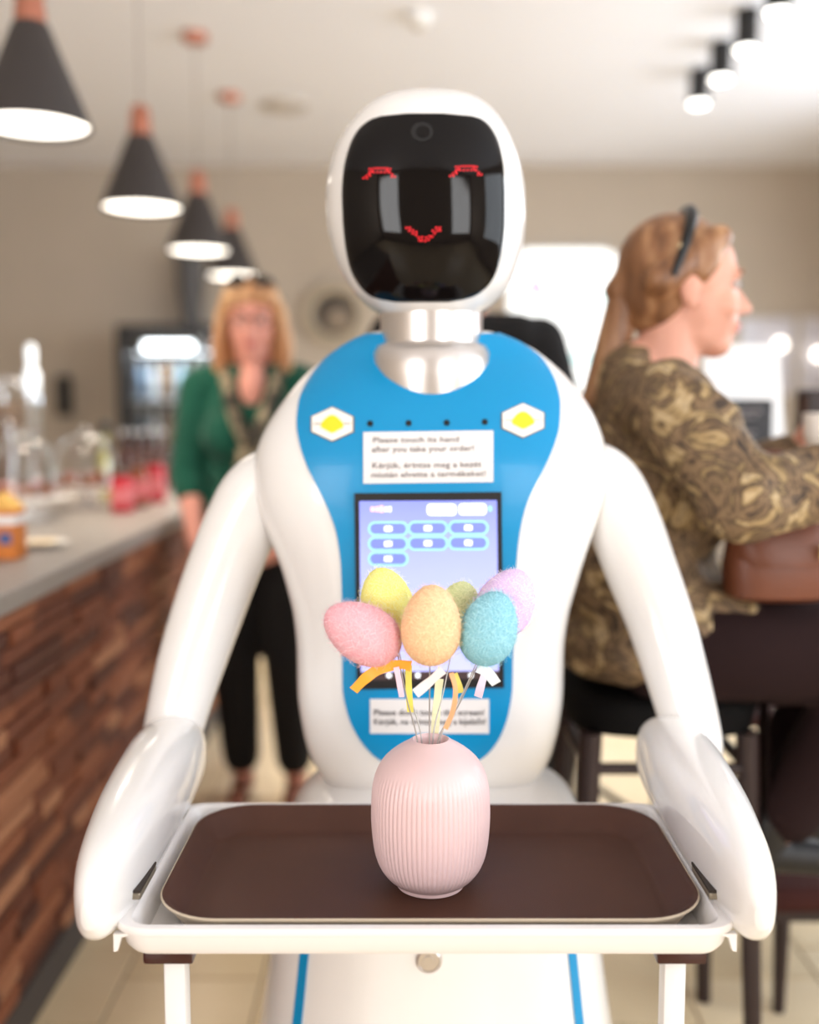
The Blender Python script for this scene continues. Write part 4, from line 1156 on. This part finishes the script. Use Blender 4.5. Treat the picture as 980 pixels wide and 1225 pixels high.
mk('card_foot', box(q0.x - .005, q1.x + .005, mcY - .02, mcY + .03, BTZ, BTZ + .0125, .002), M['black_soft'], mc, angle=30)
lm = mat('chalk_writing', srgb(176, 168, 170), .8)
rr = random.Random(5)
for k, (yy, x0, x1, h) in enumerate(((492, 880, 912, 4.5), (499, 878, 905, 2), (517, 886, 906, 1.6), (523, 888, 903, 1.6))):
    pts = []
    n = 26
    for i in range(n): pts.append(at(x0 + (x1 - x0) * i / (n - 1), yy + h * math.sin(i * 1.9) * (.6 + .4 * math.sin(i * .7)), mcY - .0008))
    mk('handwriting', tube([Vector((p.x, mcY - .0008, p.z)) for p in pts], .0013, 6), lm, mc)
# dark holder at the frame edge
q0, q1 = at(961, 466, 2.5), at(1030, 545, 2.5)
nh = root('napkin_holder', ((q0.x + q1.x) / 2, 2.5, BTZ), 'dark brown box shaped napkin holder at the far side of the bar table', 'napkin holder')
mk('holder_case', join(box(q0.x, q1.x, 2.46, 2.472, BTZ, q0.z), box(q0.x, q1.x, 2.53, 2.542, BTZ, q0.z), box(q0.x, q1.x, 2.472, 2.53, BTZ, BTZ + .012)), mat('holder_brown', srgb(44, 28, 22), .5), nh, smooth=False)
mk('napkins', box(q0.x + .005, q1.x - .005, 2.475, 2.527, BTZ + .0125, q0.z - .015), mat('napkin_dark', srgb(90, 60, 50), .8), nh, smooth=False)

# ------------------------------------------------------------------ people
M['skin'] = mat('skin_light', srgb(216, 158, 136), .5, sss=.12, vary=.05, vscale=14)
M['skin_pink'] = mat('skin_rosy', srgb(220, 152, 134), .5, sss=.12, vary=.06, vscale=14)
M['lips'] = mat('lips', srgb(196, 110, 106), .45)
M['eye_white'] = mat('eye_white', srgb(190, 180, 175), .35)
M['iris'] = mat('iris', srgb(60, 70, 80), .2)
M['brow'] = mat('eyebrow', srgb(140, 92, 60), .8)
def hair_mat(n, dark, mid, light):
    return ramp_mat(n, [(.3, srgb(*dark)), (.5, srgb(*mid)), (.72, srgb(*light))], 26.0, rough=.42, stretch=(1.6, 1.6, .14), bump=.6)
M['hair_red'] = hair_mat('hair_reddish_blonde', (140, 90, 54), (192, 138, 92), (230, 192, 146))
M['hair_gold'] = hair_mat('hair_golden_brown', (98, 62, 38), (140, 96, 62), (186, 142, 102))
M['hair_dark'] = hair_mat('hair_dark_brown', (34, 20, 16), (54, 30, 22), (84, 48, 34))
M['green'] = mat('green_knit', srgb(6, 76, 58), .9, sheen=.1, bump=.5, bscale=300, vary=.12, vscale=6)
M['black_cloth'] = mat('black_cloth', srgb(16, 13, 13), .9, bump=.3, bscale=200)
M['maroon_cloth'] = mat('dark_trousers', srgb(36, 21, 21), .9, spec=.2, bump=.3, bscale=200)
M['shoe'] = mat('shoe_brown', srgb(120, 66, 44), .5)
M['shoe_black'] = mat('shoe_black', srgb(20, 17, 17), .45)
M['scarf'] = ramp_mat('scarf_print', [(.35, srgb(40, 36, 32)), (.5, srgb(84, 76, 62)), (.6, srgb(176, 160, 130)), (.72, srgb(120, 106, 84))], 16.0, rough=.9, distort=1.2)
M['tunic'] = ramp_mat('tunic_print', [(.26, srgb(30, 22, 18)), (.36, srgb(66, 50, 36)), (.45, srgb(132, 106, 76)), (.52, srgb(72, 55, 40)), (.59, srgb(154, 128, 86)), (.66, srgb(192, 168, 130)), (.74, srgb(80, 60, 42))], 13.0, rough=.75, distort=2.2, detail=8)

def fmat(fwd):
    f = Vector((fwd[0], fwd[1], 0)).normalized(); s = Vector((0, 0, 1)).cross(f)
    return Matrix((f, s, Vector((0, 0, 1)))).transposed()          # columns: forward, left, up
def E(Mx, o, c, r): return sphere_vf(Vector(o) + Mx @ Vector(c), r, Mx)
def Cp(Mx, o, a, b_, r0, r1): return capsule(Vector(o) + Mx @ Vector(a), Vector(o) + Mx @ Vector(b_), r0, r1)
def head_prims(Mx, o):
    P_ = [E(Mx, o, (-.008, 0, .035), (.098, .076, .092)), E(Mx, o, (.022, 0, -.028), (.072, .062, .085)), E(Mx, o, (.055, 0, -.092), (.032, .034, .026)),
          Cp(Mx, o, (.086, 0, .006), (.110, 0, -.032), .007, .0115), E(Mx, o, (.094, .012, -.034), (.012, .009, .008)), E(Mx, o, (.094, -.012, -.034), (.012, .009, .008)),
          Cp(Mx, o, (.080, -.034, .026), (.080, .034, .026), .011, .011), E(Mx, o, (.087, 0, -.060), (.012, .024, .0075)), E(Mx, o, (.084, 0, -.071), (.012, .021, .0075)),
          E(Mx, o, (.058, .036, -.028), (.028, .025, .026)), E(Mx, o, (.058, -.036, -.028), (.028, .025, .026)), E(Mx, o, (.02, 0, -.072), (.052, .054, .04))]
    for s in (-1, 1):
        P_ += [E(Mx, o, (-.010, s * .077, -.004), (.019, .008, .031)), E(Mx, o, (-.006, s * .076, -.03), (.011, .007, .011))]
    P_ += [Cp(Mx, o, (-.022, 0, -.06), (-.034, 0, -.17), .054, .056)]
    return P_
def face_bits(body, Mx, o, lips=True):
    for s in (-1, 1):
        c = Vector(o) + Mx @ Vector((.079, s * .031, .008))
        ey = mk('eye', sphere_vf(c, (.0100, .013, .0065), Mx, 16, 10), M['eye_white'], body, angle=180)
        mk('iris', sphere_vf(c + Mx @ Vector((.0085, 0, 0)), (.004, .0052, .0052), Mx, 12, 8), M['iris'], ey, angle=180)
        mk('eyebrow', tube([Vector(o) + Mx @ Vector(p) for p in ((.092, s * .014, .026), (.092, s * .030, .031), (.083, s * .048, .027))], [.003, .0034, .002], 8), M['brow'], body, angle=180)
    mk('lips', join(E(Mx, o, (.0905, 0, -.0605), (.0105, .021, .0055)), E(Mx, o, (.088, 0, -.0690), (.0105, .018, .0055))), M['lips'], body, angle=180)
def hand_prims(w, d, side, curl=.5, s=1.0):
    """wrist, direction of the fingers, direction the thumb points to; palm normal follows"""
    d = Vector(d).normalized(); sd = Vector(side); sd = (sd - d * sd.dot(d)).normalized(); n = d.cross(sd)
    w = Vector(w); B = Matrix((d, sd, n)).transposed()
    P_ = [sphere_vf(w + d * .045 * s, (.05 * s, .040 * s, .016 * s), B), capsule(w - d * .01, w + d * .03 * s, .024 * s, .022 * s)]
    for k, (off, L) in enumerate(((.029, .070), (.010, .078), (-.010, .072), (-.028, .056))):
        p = w + d * (.084 - abs(off) * .25) * s + sd * off * s; dd = d.copy(); pts = [p - d * .02 * s, p]
        for j, fr in enumerate((.45, .32, .23)):
            a = curl * (.5 + .5 * j); dd = (dd * math.cos(a) + n * math.sin(a)).normalized()
            # keep the bend direction turning with the finger
            pts.append(pts[-1] + dd * L * fr * s)
        P_ += chain(pts, [.0095 * s, .0092 * s, .0085 * s, .0078 * s, .0068 * s])
    t0 = w + d * .022 * s + sd * .026 * s
    P_ += chain([t0, t0 + (d * .6 + sd * .7 + n * .25).normalized() * .036 * s, t0 + (d * .6 + sd * .7 + n * .25).normalized() * .036 * s + (d * .85 + sd * .3 + n * .4).normalized() * .03 * s], [.013 * s, .0105 * s, .0085 * s])
    return P_
def torso_prims(Mx, pel, che, g=0.0, w=1.0, bust=0.0):
    pel = Vector(pel); che = Vector(che); mid = pel.lerp(che, .5)
    P_ = [E(Mx, pel, (0, 0, 0), (.115 * w + g, .165 * w + g, .125 + g)), E(Mx, mid, (0, 0, 0), (.098 * w + g, .135 * w + g, .17 + g)), E(Mx, che, (0, 0, -.02), (.108 * w + g, .155 * w + g, .165 + g)),
          Cp(Mx, che, (-.012, -.13, .105), (-.012, .13, .105), .052 + g, .052 + g), Cp(Mx, che, (-.02, 0, .07), (-.03, 0, .17), .075 + g * .5, .055 + g * .3)]
    if bust:
        for s in (-1, 1): P_.append(E(Mx, che, (.075, s * .07, -.05), (.062 * bust + g, .07 + g, .068 + g)))
    return P_
def limb(pts, rr, g=0.0): return chain([Vector(p) for p in pts], [r_ + g for r_ in rr])
def foot_prims(an, fwd, g=0.0, L=.17):
    f = Vector(fwd).normalized(); a = Vector(an)
    return [capsule(a, a + Vector((0, 0, -.045)) - f * .02, .036 + g, .032 + g), capsule(a + Vector((0, 0, -.05)) - f * .03, a + Vector((0, 0, -.058)) + f * (L - .04), .030 + g, .024 + g)]

# ---- woman in green by the bar
GY = 3.2
hc = at(302, 389, GY)
fw = (0.06, -1.0)
Mx = fmat(fw)
gx = hc.x
W = root('person', (gx, GY, 0), 'person in green sweater and black trousers with scarf and glasses standing by the bar', 'person')
pel = Vector((gx + .01, GY + .02, .86)); che = Vector((gx, GY + .02, 1.20))
ra = [(gx - .165, GY + .01, 1.285), (gx - .205, GY, 1.02), (gx - .155, GY - .13, .82)]        # arm beside the bar
la = [(gx + .175, GY + .01, 1.285), (gx + .215, GY + .03, 1.02), (gx + .125, GY - .12, .83)]
rl = [(gx - .075, GY + .02, .82), (gx - .07, GY, .45), (gx - .055, GY + .02, .082)]
ll = [(gx + .09, GY + .02, .82), (gx + .10, GY - .02, .45), (gx + .115, GY + .0, .082)]
rad_a = [.050, .041, .026]; rad_l = [.082, .058, .036]
prims = head_prims(Mx, hc) + torso_prims(Mx, pel, che, -.004)
for A_ in (ra, la): prims += limb(A_, rad_a)
for L_ in (rl, ll): prims += limb(L_, rad_l) + foot_prims(L_[2], (0, -1, 0), -.004)
prims += hand_prims(ra[2], Vector(ra[2]) - Vector(ra[1]), (.6, -.6, .5), .3, .95)
prims += hand_prims(la[2], (-.75, -.5, -.35), (0, -.3, 1), .35, .95)
prims.append(capsule(hc + Mx @ Vector((-.03, 0, -.14)), che + Vector((0, .01, .1)), .056, .07))
prims.append(E(Mx, che, (.055, 0, .078), (.070, .045, .088)))
body = fuse('body', prims, M['skin_pink'], W, .0065, 3)
face_bits(body, Mx, hc)
half = lambda A_, t: [A_[0], A_[1], tuple(Vector(A_[1]).lerp(Vector(A_[2]), t))]
prims = torso_prims(Mx, pel + Vector((0, 0, .02)), che - Vector((0, 0, .005)), .014, 1.0, 1.0)[:]
prims[4] = Cp(Mx, che, (-.03, 0, .02), (-.05, 0, .09), .085, .06)
for A_ in (ra, la): prims += limb(half(A_, .22), [.056, .050, .044], .008)
fuse('sweater', prims, M['green'], W, .009, 5)
prims = [E(Mx, pel, (0, 0, -.03), (.128, .178, .115))]
for L_ in (rl, ll): prims += limb([L_[0], L_[1], tuple(Vector(L_[1]).lerp(Vector(L_[2]), .86))], [.098, .074, .056], .004)
fuse('trousers', prims, M['black_cloth'], W, .010, 5)
for L_ in (rl, ll):
    an = Vector(L_[2]); 
    fuse('shoe', [capsule(an + Vector((0, .03, -.048)), an + Vector((0, -.12, -.054)), .034, .028), capsule(an + Vector((0, .03, -.05)), an + Vector((0, .02, -.02)), .034, .034)], M['shoe'], W, .006, 3,
         post=lambda v: Vector((v.x, v.y, max(v.z, 0.0))))
hp_ = [E(Mx, hc, (-.022, 0, .045), (.098, .089, .095)), Cp(Mx, hc, (.070, -.050, .070), (.074, .050, .074), .020, .020), Cp(Mx, hc, (.03, 0, .115), (.06, 0, .10), .03, .028)]
for s in (-1, 1):
    hp_ += chain([Vector(hc) + Mx @ Vector(p) for p in ((.050, s * .062, .090), (.028, s * .092, .03), (.016, s * .104, -.06), (.012, s * .104, -.14))], [.022, .016, .020, .016])
    hp_ += chain([Vector(hc) + Mx @ Vector(p) for p in ((-.02, s * .07, .05), (-.03, s * .085, -.05), (-.03, s * .088, -.15))], [.03, .036, .03])
hp_ += chain([Vector(hc) + Mx @ Vector(p) for p in ((-.08, 0, .03), (-.09, 0, -.06), (-.085, 0, -.15))], [.06, .06, .045])
hair = fuse('hair', hp_, M['hair_red'], W, .007, 3)
# spectacles and sunglasses pushed up
gm = mat('spectacle_frame', srgb(70, 48, 46), .3)
def ring_pts(c, ax, ay, rx, ry, n=18): return [c + ax * (rx * math.cos(2 * math.pi * k / n)) + ay * (ry * math.sin(2 * math.pi * k / n)) for k in range(n + 1)]
L_ = Mx @ Vector((0, 1, 0)); U_ = Vector((0, 0, 1))
parts = []
for s in (-1, 1):
    c = hc + Mx @ Vector((.102, s * .034, .006))
    parts.append(tube(ring_pts(c, L_, U_, .028, .020), .0016, 8))
    parts.append(tube([c + L_ * (s * .028), hc + Mx @ Vector((.05, s * .079, .012)), hc + Mx @ Vector((-.01, s * .084, .008))], .0016, 8))
parts.append(tube([hc + Mx @ Vector((.103, -.006, .010)), hc + Mx @ Vector((.106, 0, .012)), hc + Mx @ Vector((.103, .006, .010))], .0016, 8))
mk('spectacles', join(*parts), gm, W, angle=60)
parts = []
for s in (-1, 1):
    c = hc + Mx @ Vector((.066, s * .036, .124))
    parts.append(sphere_vf(c, (.010, .032, .016), Mx, 18, 10))
    parts.append(tube([c + L_ * (s * .03), hc + Mx @ Vector((.0, s * .092, .075))], .003, 8))
parts.append(tube([hc + Mx @ Vector((.07, -.01, .128)), hc + Mx @ Vector((.07, .01, .128))], .003, 8))
mk('sunglasses', join(*parts), M['black'], W, angle=60)
# scarf hanging in a V
for s in (-1, 1):
    pts = spline([tuple(hc + Mx @ Vector(p)) for p in ((-.07, s * .02, -.15), (-.02, s * .075, -.155), (.05, s * .070, -.19), (.112, s * .042, -.28), (.138, s * .006, -.355))], 6)
    mk('scarf', tube([Vector(p) for p in pts], [.026 + .014 * min(1, i / 8) for i in range(len(pts))], 14, flat=.55), M['scarf'], W, angle=80)
fuse('scarf_knot', [E(Mx, hc, (.118, 0, -.335), (.022, .03, .035)), Cp(Mx, hc, (.12, .01, -.34), (.13, .02, -.44), .022, .026), Cp(Mx, hc, (.12, -.01, -.34), (.128, -.025, -.42), .02, .024)], M['scarf'], W, .006, 3)

# ---- woman in the patterned tunic on the bar stool, seen from her right side
Mx = fmat((1.0, 0.0))
PYm = 1.87
hc = at(819, 348, PYm)
S = root('person', (.44, PYm, .728), 'person with blonde ponytail in brown patterned tunic sitting on the bar stool', 'person')
pel = Vector((.43, PYm, .845)); che = Vector((.425, PYm, 1.12))
ra = [(.425, PYm - .165, 1.23), (.515, PYm - .275, 1.08), (.735, PYm - .20, 1.125)]
la = [(.435, PYm + .165, 1.225), (.60, PYm + .20, 1.07), (.735, PYm + .14, 1.135)]
rl = [(.46, PYm - .085, .808), (.84, PYm - .10, .803), (.650, PYm - .085, .487)]
ll = [(.46, PYm + .085, .808), (.87, PYm + .08, .803), (.680, PYm + .07, .487)]
prims = head_prims(Mx, hc) + torso_prims(Mx, pel, che, -.004)
for A_ in (ra, la): prims += limb(A_, rad_a)
for Lg in (rl, ll): prims += limb(Lg, [.088, .062, .036]) + foot_prims(Lg[2], (1, 0, -.1), -.004)
prims += hand_prims(ra[2], (1, .1, .05), (0, .3, 1), .45, .95)
prims += hand_prims(la[2], (.75, -.15, .3), (-.2, -.2, 1), .75, .95)
prims.append(capsule(hc + Mx @ Vector((-.03, 0, -.14)), che + Vector((-.01, 0, .09)), .056, .075))
body = fuse('body', prims, M['skin'], S, .0065, 3)
face_bits(body, Mx, hc)
# tunic: loose blouse with wide gathered sleeves
rr = random.Random(21)
prims = torso_prims(Mx, pel + Vector((0, 0, .03)), che, .020, 1.02, 1.0)
prims[4] = Cp(Mx, che, (-.02, 0, .05), (-.032, 0, .155), .092, .070)
prims += [E(Mx, pel, (.02, 0, -.01), (.165, .195, .115)), E(Mx, pel, (.10, 0, .02), (.115, .17, .085)), E(Mx, pel, (-.05, 0, .1), (.13, .17, .15)), E(Mx, pel, (-.02, 0, -.035), (.165, .19, .085))]
for A_, q in ((ra, 1), (la, .8)):
    prims += limb([A_[0], A_[1]], [.068, .060 * q], .006)
    prims += limb([A_[1], tuple(Vector(A_[1]).lerp(Vector(A_[2]), .55)), tuple(Vector(A_[1]).lerp(Vector(A_[2]), .92))], [.060 * q, .058 * q, .040], .004)
def crumple(v):
    a = math.sin(v.x * 46 + 3 * math.sin(v.z * 31)) * math.sin(v.z * 39 + 2 * math.sin(v.y * 27)) + .6 * math.sin(v.z * 74 + v.x * 40 + v.y * 33)
    return v + Vector((.0035 * a, -.004 * a, .0025 * a))
fuse('tunic', prims, M['tunic'], S, .009, 4, post=crumple)
prims = [E(Mx, pel, (.02, 0, -.03), (.13, .17, .09))]
for Lg in (rl, ll): prims += limb([Lg[0], Lg[1], tuple(Vector(Lg[1]).lerp(Vector(Lg[2]), .9))], [.105, .080, .056], .004)
fuse('trousers', prims, M['maroon_cloth'], S, .010, 5, post=lambda v: Vector((v.x, v.y, v.z if v.x > .62 else max(v.z, .730))))
for Lg in (rl, ll):
    an = Vector(Lg[2])
    fuse('shoe', [capsule(an + Vector((-.03, 0, -.045)), an + Vector((.13, 0, -.065)), .036, .028), capsule(an + Vector((-.03, 0, -.04)), an + Vector((-.01, 0, .01)), .036, .042)], M['shoe_black'], S, .006, 3)
# hair drawn back into a ponytail
hp_ = [E(Mx, hc, (-.022, 0, .043), (.100, .083, .093)), E(Mx, hc, (-.055, 0, -.005), (.062, .075, .075)), Cp(Mx, hc, (-.085, 0, .02), (-.115, 0, .0), .045, .028)]
for s in (-1, 1): hp_ += [Cp(Mx, hc, (.045, s * .05, .085), (-.06, s * .075, .01), .024, .03), Cp(Mx, hc, (.030, s * .072, .045), (.012, s * .079, .018), .012, .010)]
hair = fuse('hair', hp_, M['hair_gold'], S, .007, 10)
tail = [at(756, 332, PYm), at(747, 352, PYm), at(738, 395, PYm), at(724, 440, PYm), at(708, 478, PYm), at(700, 498, PYm)]
fuse('ponytail', chain(tail, [.018, .028, .031, .028, .020, .008]), M['hair_gold'], S, .006, 3)
mk('hair_tie', tube(ring_pts(at(758, 330, PYm), Vector((.25, 0, .97)), Vector((0, 1, 0)), .028, .028), .012, 10), M['black'], S, angle=60)
# sunglasses worn as a hair band, with a bright stud
band = [hc + Mx @ Vector((.002 - .045 * (1 - math.sin(t)), .102 * math.cos(t), .02 + .116 * math.sin(t))) for t in np.linspace(-.05, math.pi + .05, 22)]
mk('hair_band', tube(band, [.006 + .006 * math.sin(math.pi * k / 21) for k in range(22)], 10), M['black'], S, angle=60)
c = at(817, 296, PYm - .095)
mk('band_stud', sphere_vf(c, (.009, .006, .009), None, 14, 8), mat('stud_gold', srgb(250, 225, 180), .15, metal=.7), S, angle=180)

# things she has with her
bgm = mat('bag_leather', srgb(104, 56, 34), .42, bump=.2, bscale=120, vary=.12, vscale=10)
bc = Vector((.612, PYm - .15, .906))
bag = root('handbag', tuple(bc), 'brown leather handbag resting on the lap of the seated person', 'handbag')
mk('bag_body', rings_mesh([super_ring(bc.x, bc.y, bc.z + z_, a_, d_, d_, 3.0, 40) for z_, a_, d_ in ((0, .07, .035), (.008, .085, .048), (.05, .09, .052), (.10, .084, .044), (.14, .074, .030), (.155, .07, .018))]), bgm, bag, angle=50)
mk('flap', rings_mesh([super_ring(bc.x, bc.y - .004, bc.z + z_, a_, d_, .02, 3.0, 40) for z_, a_, d_ in ((.06, .07, .053), (.075, .082, .053), (.11, .083, .045), (.15, .075, .028), (.159, .07, .018))]), bgm, bag, angle=50)
mk('buckle', box(bc.x + .045, bc.x + .062, bc.y - .064, bc.y - .056, bc.z + .075, bc.z + .10, .002), mat('buckle_gold', srgb(255, 235, 180), .12, metal=.8), bag, angle=30)
mk('strap', tube([Vector(p) for p in spline([(bc.x - .07, bc.y - .01, bc.z + .13), (bc.x - .10, bc.y - .03, bc.z + .19), (bc.x - .06, bc.y - .02, bc.z + .235), (bc.x + .02, bc.y, bc.z + .23), (bc.x + .065, bc.y, bc.z + .14)], 6)], .009, 12, flat=.4), bgm, bag, angle=60)
cc = at(986, 520, PYm + .06)
cup = root('coffee_cup', tuple(cc), 'white cup held in the hand of the seated person', 'cup')
mk('cup_body', lathe([(.022, -.035), (.026, -.033), (.036, .0), (.039, .04), (.0365, .04), (.033, .0), (.02, -.029)], cc, 30), M['badge'], cup, angle=50)
mk('cup_handle', tube([cc + Vector(p) for p in ((.034, 0, .025), (.055, 0, .02), (.056, 0, -.005), (.033, 0, -.012))], .005, 10), M['badge'], cup, angle=60)

# ---- person in black behind the robot, back turned
BY = 2.8
Mx = fmat((0.1, 1.0))
bx_ = at(559, 400, BY).x
K = root('person', (bx_, BY, 0), 'person in black T-shirt standing behind the robot with back turned', 'person')
hc = Vector((bx_ - .03, BY, 1.60)); pel = Vector((bx_ + .02, BY, .93)); che = Vector((bx_, BY, 1.30))
ra = [(bx_ + .190, BY, 1.392), (bx_ + .275, BY + .01, 1.12), (bx_ + .22, BY + .16, .95)]
la = [(bx_ - .190, BY, 1.405), (bx_ - .275, BY + .01, 1.12), (bx_ - .20, BY + .16, .95)]
rl = [(bx_ + .10, BY, .90), (bx_ + .155, BY - .01, .49), (bx_ + .185, BY, .085)]
ll = [(bx_ - .09, BY, .90), (bx_ - .11, BY - .01, .49), (bx_ - .12, BY, .085)]
prims = head_prims(Mx, hc) + torso_prims(Mx, pel, che, 0, 1.1)
for A_ in (ra, la): prims += limb(A_, [.056, .044, .028]) + hand_prims(A_[2], Vector(A_[2]) - Vector(A_[1]), (0, 1, .4), .35)
for Lg in (rl, ll): prims += limb(Lg, [.088, .060, .038]) + foot_prims(Lg[2], (0, 1, 0), -.003)
prims.append(capsule(hc + Mx @ Vector((-.03, 0, -.14)), che + Vector((0, -.01, .1)), .06, .078))
body = fuse('body', prims, M['skin'], K, .008, 3)
face_bits(body, Mx, hc)
prims = torso_prims(Mx, pel, che, .018, 1.12)
prims[4] = Cp(Mx, che, (-.02, 0, .05), (-.02, 0, .125), .09, .075)
for A_ in (ra, la): prims += limb([A_[0], tuple(Vector(A_[0]).lerp(Vector(A_[1]), .55))], [.068, .062], .008)
fuse('t_shirt', prims, M['black_cloth'], K, .010, 5)
prims = [E(Mx, pel, (0, 0, -.04), (.135, .185, .11))]
for Lg in (rl, ll): prims += limb([Lg[0], Lg[1], tuple(Vector(Lg[1]).lerp(Vector(Lg[2]), .95))], [.105, .082, .066], .006)
fuse('trousers', prims, M['black_cloth'], K, .010, 5)
for Lg in (rl, ll):
    an = Vector(Lg[2])
    fuse('shoe', [capsule(an + Vector((0, -.04, -.05)), an + Vector((0, .14, -.055)), .038, .030), capsule(an + Vector((0, -.03, -.05)), an + Vector((0, -.02, -.01)), .036, .038)], M['shoe_black'], K, .007, 3, post=lambda v: Vector((v.x, v.y, max(v.z, 0.0))))
fuse('hair', [E(Mx, hc, (-.022, 0, .04), (.102, .086, .096)), E(Mx, hc, (-.05, 0, -.02), (.065, .078, .08))], M['hair_dark'], K, .008, 3)
